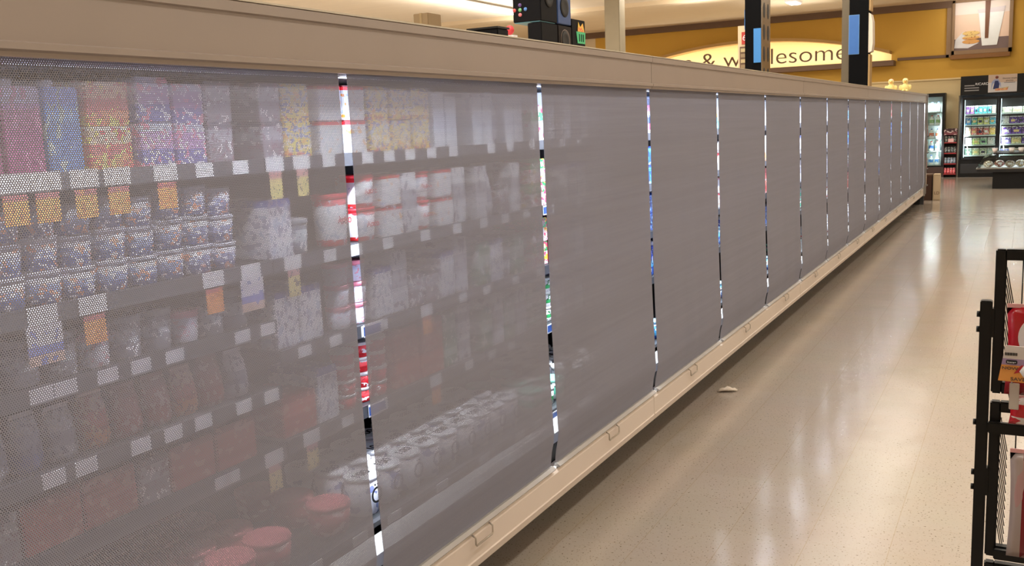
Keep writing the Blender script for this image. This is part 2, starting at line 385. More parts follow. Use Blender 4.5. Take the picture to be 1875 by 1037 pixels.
# ------------------------------------------------------------------ refrigerated cases
CX = [(.92+3.66*i, .92+3.66*(i+1)) for i in range(-1, 5)]
LV_L = [1.62, 1.325, 1.15, .95, .765]; LV = [1.62, 1.325, 1.05, .775]
RX = -1.93
case_lab = ['reefer section off the picture edge, taupe top, nearest the camera', 'long open refrigerated case section holding the two widest blinds, taupe fascia', 'refrigerated case section from the second blind joint onward, taupe fascia',
            'refrigerated case section in the middle of the run, taupe fascia', 'fourth refrigerated case section, where the fascia narrows toward the toys', 'last refrigerated case section, under the two plush toys at the end']
for ci, (ya, yb) in enumerate(CX):
    if ci == 0: continue
    c = thing('refrigerated_case', case_lab[ci], 'refrigerator', (0, ya, 0), 0, 'refrigerated dairy case sections')
    Ln = 3.655
    fas = [(-1.70, 2.0), (-1.628, 2.0), (-1.622, 1.996), (-1.622, 1.973), (-1.630, 1.970), (-1.630, 1.875), (-1.620, 1.871), (-1.620, 1.859), (-1.628, 1.855), (-1.630, 1.846), (-1.643, 1.846), (-1.643, 1.874), (-1.70, 1.874)]
    part('fascia', MB().poly([(x, 0, z) for x, z in fas], (0, Ln, 0)), M_fascia, c)
    part('fascia_edge', MB().box(-1.66, -1.6205, 0.0, Ln, 1.9985, 2.003), mat('edge_strip', (206, 196, 176), .4), c)
    part('canopy', MB().box(-2.6, -1.70, 0, Ln, 1.87, 1.95), M_fascia2, c)
    part('canopy_liner', MB().box(-2.54, -1.705, .01, Ln-.01, 1.864, 1.869), mat('liner_white2', (226, 230, 236), .5), c)
    part('back_panel', MB().box(-2.6, -2.55, 0, Ln, .1, 1.87), M_inner, c)
    low = [(-1.66, .165), (-1.648, .170), (-1.640, .20), (-1.645, .203), (-1.645, .285), (-1.652, .298), (-1.70, .30), (-1.70, .165)]
    part('lower_panel', MB().poly([(x, 0, z) for x, z in low], (0, Ln, 0)), M_white, c)
    nose = [(-1.70, .385), (-1.68, .39), (-1.68, .43), (-1.70, .45), (-1.74, .455), (-1.74, .385)]
    part('nose_bumper', MB().poly([(x, 0, z) for x, z in nose], (0, Ln, 0)), mat('bumper', (176, 174, 172), .35), c)
    part('slot_shade', MB().box(-1.74, -1.705, 0, Ln, .30, .384), M_dark, c)  # black strip standing in for the shaded slot under the bumper
    part('kick_plate', MB().box(-2.5, -1.84, 0, Ln, 0, .165), M_kick, c)
    part('bottom_pan', MB().box(-2.55, -1.665, 0, Ln, .166, .18), M_kick, c)
    part('deck', MB().box(-2.55, -1.745, 0, Ln, .44, .475), M_inner, c)
    part('deck_rail', MB().box(-1.765, -1.745, 0, Ln, .455, .49), M_rail, c)
    part('led_strip', MB().box(-1.76, -1.73, 0.03, Ln-.03, 1.845, 1.865), M_led, c)
    for b in range(3):
        y0 = b*W; lv = LV_L if (ci == 1 and b == 0) else LV
        for z in lv:
            s = part('shelf', MB().box(-2.52, RX-.005, y0+.004, y0+W-.004, z-.022, z), M_inner, c)
            part('price_rail', MB().box(RX-.005, RX, y0+.004, y0+W-.004, z-.036, z+.006), M_rail if z > 1.5 or ci == 1 and b == 0 else M_rail, s)
        for z in lv[:]:
            pass
    area('case_light', (-1.725, ya+Ln/2, 1.84), (0, math.radians(-14), 0), .05, 3.5, 92, (.86, .93, 1.0))
    area('case_fill', (-1.76, ya+Ln/2, 1.30), (0, math.radians(-52), 0), .02, 3.5, 24, (.86, .93, 1.0))  # added lamp hanging free before the shelves, evens light on the products
# end panel of the run
ep = thing('case_end_panel', 'narrow grey metal end panel closing the far end of the case', 'panel', (0, 19.225, 0))
part('panel', MB().box(-2.6, -1.62, 0, .05, .16, 2.0), M_grey, ep)
part('edge_trim', MB().box(-1.63, -1.605, -.004, .06, .2, 2.0), mat('steel_trim', (150, 148, 146), .35, .4), ep)
part('foot', MB().box(-2.5, -1.70, 0, .055, 0, .158), M_dark, ep)

# ------------------------------------------------------------------ night blinds
prof = [(-1.664, 1.866), (-1.661, 1.7), (-1.660, 1.45), (-1.657, 1.2), (-1.653, .95), (-1.647, .75), (-1.642, .6), (-1.639, .50), (-1.640, .46), (-1.645, .42), (-1.654, .38), (-1.659, .34), (-1.661, .31)]
def blind_mesh(ln, seed):
    rnd = random.Random(seed); bm = bmesh.new(); uvl = bm.loops.layers.uv.new('UVMap')
    arc = [0]
    for i in range(1, len(prof)): arc.append(arc[-1]+math.dist(prof[i], prof[i-1]))
    ny = 14; off = [rnd.uniform(-.0015, .0015) for _ in range(ny+1)]
    for side in range(4):
        g = []
        for i, (x, z) in enumerate(prof):
            amp = min(1, i/5)
            g.append([(bm.verts.new((x+.0003*side+off[k]*amp-(.004*amp if k in (0, ny) and i in (4, 5, 6, 7) else 0), ln*k/ny, z)), ln*k/ny, arc[i]) for k in range(ny+1)])
        for i in range(len(prof)-1):
            for k in range(ny):
                q = [g[i][k], g[i][k+1], g[i+1][k+1], g[i+1][k]]
                fc = bm.faces.new([v for v, _, _ in q]); fc.smooth = True
                for lp, (_, uu, vv) in zip(fc.loops, q): lp[uvl].uv = (uu, vv)
    me = D.meshes.new('sheet'); bm.to_mesh(me); bm.free(); me.materials.append(M_cloth); return me
GAP = .038
for n in range(-1, 14):
    y = Y0+(n)*W+GAP/2; ln = W-GAP
    i = n+1
    lab = ['grey perforated mesh night blind, widest, cut off by the picture edge', 'grey perforated mesh night blind, second in the row, with lids showing through'][i] if i < 2 else f'grey perforated mesh night blind, {ORD[i]} in the row along the case'
    if n == 13: ln = 19.205-y; lab = 'grey perforated mesh night blind, last and narrowest at the far end'
    b = thing('night_blind', lab, 'blind', (0, y, 0), 0, 'night blinds pulled down over the dairy case')
    put('mesh_sheet', blind_mesh(ln, i), b)
    part('hem_bar', MB().poly([(-1.662, 0, .308), (-1.640, 0, .306), (-1.636, 0, .312), (-1.650, 0, .322), (-1.662, 0, .322)], (0, ln, 0)), M_grey, b)
    part('roller_baffle', MB().lathe([(.0115, -.018), (.0115, ln+(.018 if n < 13 else 0))], 12, (-1.6845, 0, 1.8505), 'Y'), mat('baffle_grey', (196, 198, 204), .4), b)  # tube added as a baffle, keeps case light off the sheet top
    yc = ln/2-.02
    part('pull_handle', MB().tube([(-1.643, yc-.06, .300), (-1.628, yc-.06, .292), (-1.628, yc-.06, .268), (-1.628, yc-.055, .262), (-1.628, yc+.055, .262), (-1.628, yc+.06, .268), (-1.628, yc+.06, .292), (-1.643, yc+.06, .300)], .0035, 6), M_hand, b)

# ------------------------------------------------------------------ product prototypes
WH = (240, 240, 244)
P = {}
HID = Vector((0, 0, -50))
def proto(key, name, desc, cat, sy_, parts):
    """parts: list of (part name, mesh builder, material[, label text tuple])"""
    r = D.objects.new(name, None)
    for pn, mb, m in parts:
        me = mb.mesh(pn, m) if isinstance(mb, MB) else mb
        o = D.objects.new(pn, me); o.parent = r
        if not isinstance(mb, MB): o.matrix_local = m
    P[key] = dict(root=r, name=name, desc=desc, cat=cat, w=sy_)
RX90 = Matrix.Rotation(math.pi/2, 4, 'Z') @ Matrix.Rotation(math.pi/2, 4, 'X')
def tm(s, size, m, loc, face='+X'):
    me = text_mesh(s, size, .0008).copy(); me.materials.clear(); me.materials.append(m)
    R_ = RX90 if face == '+X' else Matrix.Rotation(math.pi/2, 4, 'Z')
    return me, Matrix.Translation(loc) @ R_
def carton(key, desc, w_, h, stops, blob, cap=None, d=.20, bs=5, thr=.6, txt=None):
    pm = pack(key+'_print', stops, blob, bs, thr)
    ps = [('box_body', MB().box(-d, 0, -w_/2+.002, w_/2-.002, 0, h, .003), pm)]
    if cap: ps.append(('cap', MB().lathe([(.016, 0), (.016, .018), (.014, .02)], 14, (-.05, 0, h)), mat(key+'_cap', cap, .4)))
    if txt: ps.append(('lettering',)+tm(txt[0], txt[1], mat('ink_'+txt[2][0], txt[2][1], .5), (.001, 0, h*txt[3])))
    proto(key, 'food_carton', desc, 'carton', w_, ps)
def tub(key, desc, r, h, stops, blob, lid=WH, bs=5, txt=None, lidtxt=None, name='yogurt_tub'):
    pm = pack(key+'_print', stops, blob, bs, .6)
    ps = [('cup', MB().lathe([(r*.84, 0), (r*.86, .003), (r*.97, h-.012)], 20, (-r, 0, 0)), pm),
          ('lid', MB().lathe([(r, h-.012), (r, h-.002), (r*.97, h)], 20, (-r, 0, 0)), mat(key+'_lid', lid, .35))]
    if txt: ps.append(('lettering',)+tm(txt[0], txt[1], mat('ink_'+txt[2][0], txt[2][1], .5), (.0015, 0, h*.5)))
    if lidtxt: ps.append(('lid_lettering',)+tm(lidtxt[0], lidtxt[1], mat('ink_'+lidtxt[2][0], lidtxt[2][1], .5), (-r, 0, h+.001), '+Z'))
    proto(key, name, desc, 'tub', 2*r, ps)
def bottle(key, desc, r, h, stops, blob, cap, bs=5):
    pm = pack(key+'_print', stops, blob, bs, .6)
    ps = [('bottle_body', MB().lathe([(r*.9, 0), (r, .006), (r, h*.62), (r*.8, h*.72), (r*.42, h*.86), (r*.42, h*.9)], 18, (-r, 0, 0)), pm),
          ('cap', MB().lathe([(r*.5, h*.885), (r*.5, h*.99), (r*.46, h)], 14, (-r, 0, 0)), mat(key+'_cap', cap, .4))]
    proto(key, 'drink_bottle', desc, 'bottle', 2*r, ps)
def pouch(key, desc, w_, h, stops, blob, bs=5):
    pm = pack(key+'_print', stops, blob, bs, .58)
    mb = MB(); n = 6
    prs = [(0, .035), (.2, .05), (.5, .045), (.8, .025), (.93, .005), (1, .003)]
    bm = mb.bm; rows = []
    for fz, d_ in prs:
        z = h*fz; ww = w_/2*(1-.06*math.sin(fz*3.1))
        rows.append([bm.verts.new((-.05+d_/2, -ww+.01, z)), bm.verts.new((-.05+d_*.7+.01*(fz < .9), 0, z)), bm.verts.new((-.05+d_/2, ww-.01, z)),
                     bm.verts.new((-.05-d_/2, ww-.01, z)), bm.verts.new((-.05-d_*.7, 0, z)), bm.verts.new((-.05-d_/2, -ww+.01, z))])
    for i in range(len(rows)-1):
        for k in range(6):
            q = bm.faces.new((rows[i][k], rows[i][(k+1) % 6], rows[i+1][(k+1) % 6], rows[i+1][k])); q.smooth = True
    bm.faces.new(rows[0][::-1]); bm.faces.new(rows[-1])
    proto(key, 'snack_pouch', desc, 'pouch', w_, [('pouch_body', mb, pm), ('seal_strip', MB().box(-.053, -.047, -w_/2+.012, w_/2-.012, h, h+.012), mat(key+'_seal', stops[-1][1], .4))])

RED = (206, 44, 44); BLU = (36, 92, 190); SKY = (86, 180, 235); NVY = (24, 38, 92); GRN = (44, 150, 82); PNK = (240, 130, 160); ORG = (245, 160, 70); YEL = (245, 215, 90); DRK = (30, 30, 40); GRY = (150, 156, 170)
carton('purple', 'purple drink carton', .10, .185, [(0, (120, 40, 80)), (.75, (140, 84, 130)), (.82, (190, 180, 205))], [(170, 90, 120)], (200, 200, 215))
carton('bluec', 'pale blue tall carton', .095, .19, [(0, (70, 100, 160)), (.6, (100, 140, 210)), (.8, (130, 160, 225))], [(160, 180, 170)], (230, 230, 240))
carton('peach', 'peach and red flat box', .13, .095, [(0, (222, 120, 70)), (.35, (200, 90, 80)), (.6, (235, 190, 150)), (.9, (240, 225, 200))], [YEL, (190, 60, 60)], None)
carton('violet', 'lilac small box', .11, .09, [(0, (90, 90, 150)), (.4, (170, 130, 180)), (.8, (180, 190, 215))], [(220, 120, 140), WH])
carton('greyc', 'grey and white box', .10, .09, [(0, (130, 124, 132)), (.5, (170, 170, 180)), (.85, (60, 60, 70))], [WH, (120, 80, 90)])
carton('redtop', 'white red-topped box', .12, .092, [(0, WH), (.86, (225, 40, 50)), (.95, (120, 10, 20))], [ORG, (200, 215, 245)], None, thr=.66)
carton('fruitbox', 'white fruit box', .125, .092, [(0, (214, 84, 60)), (.14, (240, 235, 240)), (.5, (190, 205, 240))], [ORG, (90, 110, 190), YEL], thr=.56)
carton('whitecart', 'plain white tall carton', .085, .19, [(0, (232, 236, 245)), (.3, (216, 222, 240)), (.7, WH)], [(180, 190, 215)], (230, 230, 240), thr=.66)
carton('greena', 'white and green box', .13, .19, [(0, WH), (.28, (232, 236, 240)), (.42, GRN), (.6, (236, 242, 246))], [(220, 60, 90), WH], thr=.62)
carton('greenpack', 'green and white multipack box', .17, .105, [(0, (250, 235, 240)), (.46, WH), (.58, GRN)], [(250, 200, 60), (220, 70, 110)], None, thr=.6, txt=('ACTIVIA', .033, ('white', (250, 250, 250)), .76))
carton('navypink', 'navy box with pink panel', .10, .095, [(0, WH), (.2, (236, 110, 150)), (.55, (44, 52, 100)), (.9, (150, 160, 190))], [(60, 90, 150)])
carton('bluebox', 'bright blue box', .11, .09, [(0, (190, 220, 245)), (.16, BLU), (.7, SKY), (.88, (40, 80, 180))], [SKY, (30, 70, 160)])
carton('navybox', 'dark blue box with white print', .11, .12, [(0, (70, 110, 200)), (.3, NVY), (.75, (40, 80, 170))], [(150, 190, 240), (20, 30, 70)], bs=7, thr=.56)
carton('redbox', 'red printed box', .11, .10, [(0, (240, 220, 220)), (.15, (206, 70, 60)), (.8, (235, 120, 90))], [(240, 210, 200), RED])
carton('orangebox', 'white box with orange foot', .11, .16, [(0, (240, 160, 90)), (.34, WH), (.5, (230, 236, 246))], [(210, 220, 240)])
carton('whitebox', 'white box with blue edge', .11, .13, [(0, (226, 230, 240)), (.2, WH), (.88, (70, 90, 170))], [(190, 200, 225), (160, 150, 170)])
carton('cyanbox', 'white and cyan carton', .11, .19, [(0, (90, 205, 230)), (.38, (250, 190, 90)), (.5, WH)], [(200, 230, 240)])
carton('redpack', 'dull red flat pack', .16, .09, [(0, (176, 60, 52)), (.5, (196, 84, 70)), (.85, (150, 44, 40))], [(215, 150, 130)])
tub('whitetub', 'white yogurt tub', .052, .105, [(0, WH), (.1, RED), (.22, WH), (.8, (220, 224, 236))], [(180, 190, 210)], WH)
tub('ovaltub', 'white tub with red oval', .058, .125, [(0, RED), (.13, WH), (.86, (225, 50, 60))], [(190, 200, 220)], (236, 60, 70), txt=('Astro', .03, ('red', (214, 30, 40)), .5))
tub('pinkcup', 'white cup with pink lid', .043, .062, [(0, (225, 226, 238)), (.7, (210, 215, 235))], [(230, 160, 170)], (244, 150, 165), name='yogurt_cup')
tub('redcup', 'red and white swirl cup', .043, .060, [(0, (190, 20, 30)), (.5, (226, 60, 66))], [WH, (170, 10, 24)], (244, 244, 246), bs=2.5, name='yogurt_cup')
tub('bluecup', 'small blue grey cup', .045, .075, [(0, (60, 74, 120)), (.4, (100, 112, 150)), (.75, (190, 194, 210))], [(196, 120, 90), (220, 220, 230)], (186, 190, 205), bs=4, name='yogurt_cup')
tub('greycup', 'grey and white cup', .048, .08, [(0, (120, 120, 130)), (.4, (190, 196, 204)), (.8, (80, 84, 92))], [WH, (110, 110, 120)], (170, 172, 178), bs=4, name='yogurt_cup')
tub('greencup', 'green and white cup', .045, .075, [(0, WH), (.3, GRN), (.6, WH)], [(30, 90, 50)], (236, 240, 236), name='yogurt_cup')
tub('ringtub', 'white tub with black ring', .058, .125, [(0, (225, 228, 240)), (.7, (240, 236, 240))], [(120, 130, 180)], (238, 240, 246), bs=3, txt=('Ö', .075, ('black', (14, 14, 16))), lidtxt=('100', .05, ('black', (14, 14, 16))))
tub('decktub', 'wide white tub lidded', .075, .10, [(0, (150, 152, 158)), (.5, (120, 122, 130))], [(100, 100, 110)], (240, 240, 240), bs=3, lidtxt=('100', .055, ('black', (14, 14, 16))))
tub('decklow', 'low tub with reddish lid', .07, .09, [(0, (150, 60, 60)), (.5, (180, 80, 80))], [(220, 190, 190)], (206, 112, 112), bs=3)
tub('tealtub', 'teal and white tub', .06, .09, [(0, (240, 250, 248)), (.3, (110, 215, 185)), (.7, WH)], [(20, 90, 80)], (150, 225, 205), bs=3)
tub('skytub', 'sky blue tub', .06, .10, [(0, BLU), (.2, SKY), (.6, (120, 205, 245))], [(30, 80, 180), WH], (170, 220, 250), bs=3)
bottle('whitebot', 'small white drink bottle', .03, .15, [(0, WH), (.2, (60, 120, 90)), (.4, WH)], [(200, 205, 215)], (40, 130, 80))
bottle('bluebot', 'small blue drink bottle', .032, .15, [(0, BLU), (.3, SKY), (.5, (40, 70, 170))], [WH, NVY], (240, 240, 250))
bottle('milkjug', 'tall white milk bottle', .05, .24, [(0, WH), (.2, (150, 190, 235)), (.4, WH)], [(220, 226, 240)], (60, 110, 200))
pouch('pwhite', 'white snack pouch', .09, .15, [(0, (210, 212, 224)), (.3, (150, 152, 170)), (.6, (226, 226, 236))], [(90, 90, 110)])
pouch('porange', 'orange and red pouch', .09, .15, [(0, (240, 140, 60)), (.35, (200, 70, 60)), (.7, (220, 190, 180))], [(240, 210, 160), (140, 40, 40)])
pouch('pred', 'dull red pouch', .095, .15, [(0, (170, 70, 60)), (.4, (150, 60, 56)), (.8, (120, 60, 60))], [(210, 190, 190)])
pouch('pblue', 'grey blue pouch', .085, .15, [(0, (90, 110, 180)), (.35, (150, 156, 180)), (.7, (200, 204, 216))], [(100, 104, 130)])
carton('whitefolder', 'white cheese box', .10, .16, [(0, (222, 222, 230)), (.4, (180, 178, 188)), (.7, WH)], [(120, 110, 120)])
carton('greenbox', 'green and white box', .10, .13, [(0, (60, 130, 90)), (.4, (190, 210, 196)), (.7, (90, 150, 110))], [WH])
carton('tallred', 'dull red tall box', .14, .22, [(0, (150, 40, 50)), (.9, (176, 70, 76))], [(190, 100, 104)], thr=.66)

def place(key, x, y, z, where, group, sz=1.0):
    p = P[key]
    p['n'] = p.get('n', 0)+1
    lab = f"{p['desc']}, {where}"
    r = p['root'].copy(); COL.objects.link(r); r.name = p['name']
    r.location = (x, y, z); r.rotation_euler = (0, 0, random.uniform(-.012, .012))
    tag(r, lab, p['cat'], group); r.scale = (1, 1, sz)
    for ch in p['root'].children:
        c = ch.copy(); COL.objects.link(c); c.parent = r
    return r
SHN = ['top', 'second', 'third', 'fourth', 'fifth']
def row(y0, y1, z, keys, shname, place_phrase, xf=-1.957, tiers=1, pattern=None):
    """fill a shelf from y0 to y1 with facings taken from keys in turn"""
    y = y0; i = 0
    while True:
        k = keys[i % len(keys)]; p = P[k]; wd = p['w']+.004
        if y+wd > y1: break
        hh = 0
        nt_ = tiers if not isinstance(tiers, dict) else tiers.get(k, 1)
        tgt = FILL.get(shname, .15) if y > 2.15 or shname == 'top shelf' else (.22 if shname == 'second shelf' else (.125 if shname != 'fourth shelf' else .14))
        if shname == 'second shelf' and y < 2.15: tgt = .24
        sz = min(1.35, max(.7, tgt*random.uniform(.93, 1.0)/(nt_*(HT[k]+.001))))
        for tr in range(nt_):
            tn = '' if nt_ == 1 else [' bottom tier', ' upper tier', ' third tier', ' highest tier'][tr]
            place(k, xf-random.uniform(0, .006), y+wd/2, z+.0005+hh, f'{ordn(i)} along {shname},{tn} {place_phrase}'.replace(',  ', ', '), f'products on the {shname}', sz)
            hh += (HT[k]+.001)*sz
        y += wd; i += 1
FILL = {'top shelf': .226, 'second shelf': .225, 'third shelf': .225, 'fourth shelf': .215}
HT = {}
for k, p in P.items():
    mz = 0
    for ch in p['root'].children:
        if ch.name.startswith('lettering') or ch.name.startswith('lid_lettering'): continue
        mz = max(mz, max(v.co.z for v in ch.data.vertices))
    HT[k] = mz

A = 'behind widest blind'
row(1.045, 1.468, 1.62, ['purple'], 'top shelf', A)
row(1.467, 1.572, 1.62, ['bluec'], 'top shelf', A)
row(1.575, 1.72, 1.62, ['peach'], 'top shelf', A, tiers=2)
row(1.725, 2.13, 1.62, ['violet', 'violet', 'greyc'], 'top shelf', A, tiers=2)
row(1.02, 2.13, 1.325, ['bluecup'], 'second shelf', A, tiers=3)
row(1.02, 2.13, 1.15, ['greycup', 'greycup', 'pinkcup'], 'third shelf', A, tiers=1)
row(1.02, 2.13, .95, ['pred', 'pwhite', 'pwhite', 'pblue', 'pwhite', 'porange', 'pred', 'pred', 'porange'], 'fourth shelf', A)
row(1.02, 2.13, .765, ['redpack', 'greyc', 'redpack'], 'fifth shelf', A)
B = 'facing the first gap'
row(2.16, 2.42, 1.62, ['greyc', 'fruitbox'], 'top shelf', B, tiers=2)
row(2.43, 2.68, 1.62, ['redtop'], 'top shelf', B, tiers=2)
row(2.69, 3.08, 1.62, ['fruitbox'], 'top shelf', B, tiers=2)
row(3.09, 3.35, 1.62, ['whitecart'], 'top shelf', B)
row(2.16, 2.45, 1.325, ['whitebox', 'greycup'], 'second shelf', B)
row(2.47, 2.62, 1.325, ['ovaltub'], 'second shelf', B)
row(2.62, 3.35, 1.325, ['ovaltub', 'redtop', 'whitefolder'], 'second shelf', B, tiers={'ovaltub': 2, 'redtop': 2})
row(2.16, 2.46, 1.05, ['whitebox'], 'third shelf', B)
row(2.47, 2.66, 1.05, ['pinkcup'], 'third shelf', B, tiers=3)
row(2.66, 3.35, 1.05, ['whitebox', 'whitefolder', 'greyc', 'greyc'], 'third shelf', B)
row(2.16, 2.45, .775, ['redpack', 'whitebox'], 'fourth shelf', B)
row(2.47, 2.75, .775, ['redcup'], 'fourth shelf', B, tiers=4)
row(2.76, 3.35, .775, ['redpack', 'redpack', 'greenbox', 'whitefolder'], 'fourth shelf', B, tiers=2)
C = 'facing the second gap'
row(3.38, 3.9, 1.62, ['whitecart', 'whitecart', 'pwhite', 'whitecart'], 'top shelf', C)
row(3.91, 4.06, 1.62, ['greena'], 'top shelf', C)
row(4.07, 4.55, 1.62, ['whitecart', 'greyc'], 'top shelf', C)
row(3.38, 3.86, 1.325, ['whitefolder', 'pwhite', 'greyc'], 'second shelf', C)
row(3.87, 4.06, 1.325, ['greenpack'], 'second shelf', C, tiers=2)
row(4.07, 4.55, 1.325, ['greyc', 'whitebox'], 'second shelf', C, tiers=1)
row(3.38, 3.86, 1.05, ['greenbox', 'whitebox', 'greycup'], 'third shelf', C)
row(3.87, 4.06, 1.05, ['greenpack'], 'third shelf', C, tiers=2)
row(4.08, 4.25, 1.05, ['tallred'], 'third shelf', C)
row(4.25, 4.55, 1.05, ['greycup', 'whitebox'], 'third shelf', C)
row(3.38, 3.8, .775, ['greenbox', 'whitefolder'], 'fourth shelf', C)
row(3.81, 4.1, .775, ['greencup'], 'fourth shelf', C, tiers=3)
row(4.1, 4.55, .775, ['whitebox', 'greyc'], 'fourth shelf', C)
Dg = 'facing the third gap'
for z, sh, ks, ti in ((1.62, 'top shelf', ['navypink'], 2), (1.325, 'second shelf', ['bluebox'], 2), (1.05, 'third shelf', ['navybox'], 2), (.775, 'fourth shelf', ['bluebot'], 1)):
    row(4.6, 5.15, z, ['whitebox', 'whitefolder', 'greyc'], sh, 'before the third gap')
    row(5.16, 5.62, z, ks, sh, Dg, tiers=ti)
    row(5.63, 6.2, z, ['whitebox', 'pwhite'], sh, 'past the third gap')
gapk = [None, None, None,
        [['cyanbox'], ['whitefolder', 'redtop'], ['pinkcup', 'redtop'], ['skytub', 'bluebot']],
        [['whitecart'], ['orangebox'], ['redbox'], ['navybox']],
        [['orangebox', 'whitebox'], ['whitebox'], ['whitefolder'], ['tealtub']],
        [['whitecart'], ['whitebox'], ['whitefolder'], ['whitetub']],
        [['whitebox', 'bluebox'], ['navybox', 'bluebox'], ['greyc', 'tealtub'], ['redbox']],
        [['milkjug' if 0 else 'whitecart'], ['bluebox', 'whitebox'], ['whitetub'], ['whitebox']],
        [['greyc', 'whitebox'], ['navybox'], ['whitebox'], ['bluebot']],
        [['redbox'], ['bluebox'], ['skytub'], ['greyc']],
        [['cyanbox'], ['skytub'], ['bluebox'], ['whitebox']]]
for n in range(3, 12):
    yc = (Y0+n*W)*1.955/1.655
    for si, z in enumerate(LV):
        ks = gapk[n][si]; h = max(HT[k] for k in ks); ti = 2 if h < .115 else 1
        row(max(yc-.40, 4.62), min(yc+.30, 19.18), z, ks, SHN[si]+' shelf', f'facing the {ORD[n]} gap', tiers=ti)
# the deep bottom deck: rows of tubs one behind the other
def deck(y0, y1, keys, rows_, phrase, x0=-1.80):
    for rr in range(rows_):
        y = y0; i = 0
        while True:
            k = keys[(i+rr) % len(keys)]; wd = P[k]['w']+.006
            if y+wd > y1: break
            xx = x0-rr*(max(P[q]['w'] for q in keys)+.006)
            o = place(k, xx, y+wd/2, .4755, f'{ordn(i)} along deck row {["one", "two", "three", "four"][rr]}, {phrase}', 'tubs on the bottom deck')
            o.rotation_euler = (0, 0, 0)
            y += wd; i += 1
deck(1.3, 2.12, ['decklow'], 4, 'behind the widest blind')
deck(2.16, 2.32, ['decklow'], 3, 'before the first gap')
deck(2.33, 3.5, ['ringtub'], 3, 'facing the second blind')
deck(3.54, 3.9, ['tealtub', 'greencup'], 3, 'facing the second gap')
deck(3.94, 4.5, ['decktub', 'decktub'], 3, 'past the second gap')
for n in range(2, 13):
    yc = (Y0+n*W)*1.78/1.65
    deck(yc-.3, min(yc+.28, 19.1), [['skytub'], ['skytub', 'bluecup'], ['skytub', 'greencup'], ['whitetub', 'tealtub'], ['whitetub']][min(n-2, 4)], 2, f'facing the {ORD[n]} gap')

# price tags on the rails
tagm = MB().box(0, .002, -.03, .03, -.018, .018).mesh('tag_card', M_tag)
bigm = MB().box(0, .002, -.038, .038, -.02, .022).mesh('tag_card', M_tag)
fly = {'o': MB().box(0, .0015, -.03, .03, -.09, -.022).mesh('flyer', pack('flyer_o', [(0, (250, 150, 70)), (.8, (190, 90, 90))], [(200, 110, 60)], 5, .62)),
       'c': MB().box(0, .0015, -.026, .026, -.1, -.02).mesh('flyer', pack('flyer_c', [(0, (240, 215, 130)), (.75, (220, 150, 150))], [(90, 80, 80)], 6, .6)),
       'w': MB().box(0, .0015, -.045, .045, -.11, -.02).mesh('flyer', pack('flyer_w', [(0, (230, 190, 170)), (.25, (110, 120, 190)), (.5, (236, 232, 240))], [(120, 130, 200)], 5, .6))}
cnt = {}
def ptag(y, z, kind, sh):
    i = cnt.get(sh, 0); cnt[sh] = i+1
    if kind == 't':
        t = put('price_tag', tagm); t.location = (RX+.0005, y, z-.015)
        tag(t, f'small white price tag, {ordn(i)} tag along the {sh} rail', 'price tag', f'price tags on the {sh} rail')
    else:
        nm = {'o': 'orange', 'c': 'cream yellow', 'w': 'pale blue'}[kind]
        t = thing('sale_tag', f'white tag with hanging {nm} flyer, {ordn(i)} tag along the {sh} rail', 'sale tag', (RX+.0005, y, z-.015), 0, f'price tags on the {sh} rail')
        put('tag_card', bigm, t); put('flyer', fly[kind], t)
def bluetag(y, z, x, sh):
    t = thing('rail_card', f'blue card with white border on the {sh} rail', 'price tag', (x, y, z), 0)
    part('white_border', MB().box(0, .002, -.055, .055, -.022, .02), M_tag, t)
    part('blue_panel', MB().box(.0022, .003, -.055, .04, -.016, .014), M_blue, t)
def Yx(x): return 4412/(1882-x)-1.014
for x, k in ((15, 'o'), (75, 'o'), (147, 'o'), (208, 'o'), (298, 'o'), (370, 't'), (437, 't'), (500, 'c'), (550, 'c'), (600, 't'), (672, 't'), (712, 't'), (750, 't'), (790, 't'), (830, 't'), (900, 't'), (935, 't'), (975, 't'), (1030, 't'), (1062, 't')):
    ptag(Yx(x), 1.62, k, 'top')
for x, k in ((40, 'w'), (137, 'o'), (368, 'o'), (440, 'w'), (520, 'c'), (590, 't'), (640, 't'), (700, 't'), (770, 't'), (830, 't'), (880, 't'), (920, 't'), (960, 't'), (1000, 't'), (1060, 't'), (1090, 'c'), (1106, 'c'), (1122, 'c'), (1140, 'c')):
    ptag(Yx(x), 1.325, k, 'second')
for x in (20, 68, 151, 216, 282, 414, 463): ptag(Yx(x), 1.15, 't', 'left bay third')
for x in (25, 90, 200, 265, 325, 405, 460): ptag(Yx(x), .95, 't', 'left bay fourth')
for x, k in ((352, 't'), (370, 't'), (455, 'c')): ptag(Yx(x), .765, k, 'left bay fifth')
for x, k in ((530, 't'), (590, 't'), (650, 't'), (680, 't'), (765, 'o'), (835, 't'), (880, 't'), (935, 't'), (980, 't'), (1010, 't'), (1101, 't'), (1135, 't'), (1165, 't')): ptag(Yx(x), 1.05, k, 'third')
for x, k in ((530, 'c'), (602, 't'), (660, 't'), (775, 'o'), (840, 't'), (885, 't'), (922, 't'), (1010, 't')): ptag(Yx(x), .775, k, 'fourth')

for y, z, x, sh in ((2.60, 1.05, RX+.003, 'third shelf, first gap,'), (2.60, .775, RX+.003, 'fourth shelf, first gap,'), (3.99, .775, RX+.003, 'fourth shelf, second gap,'), (3.99, 1.325, RX+.003, 'second shelf, second gap,'), (3.60, .475, -1.743, 'bottom deck, second gap,')):
    bluetag(y, z-.015, x, sh)
for i, y in enumerate((1.75, 2.0, 2.22, 2.40, 2.69, 2.99, 3.28, 3.44, 3.8, 4.1, 4.4)):
    t = put('price_tag', tagm); t.location = (-1.7435, y, .472); t.scale = (1, 1.25, .8)
    tag(t, f'white price tag on the low deck rail, {ordn(i)} along from the camera', 'price tag', 'price tags on the deck rail')
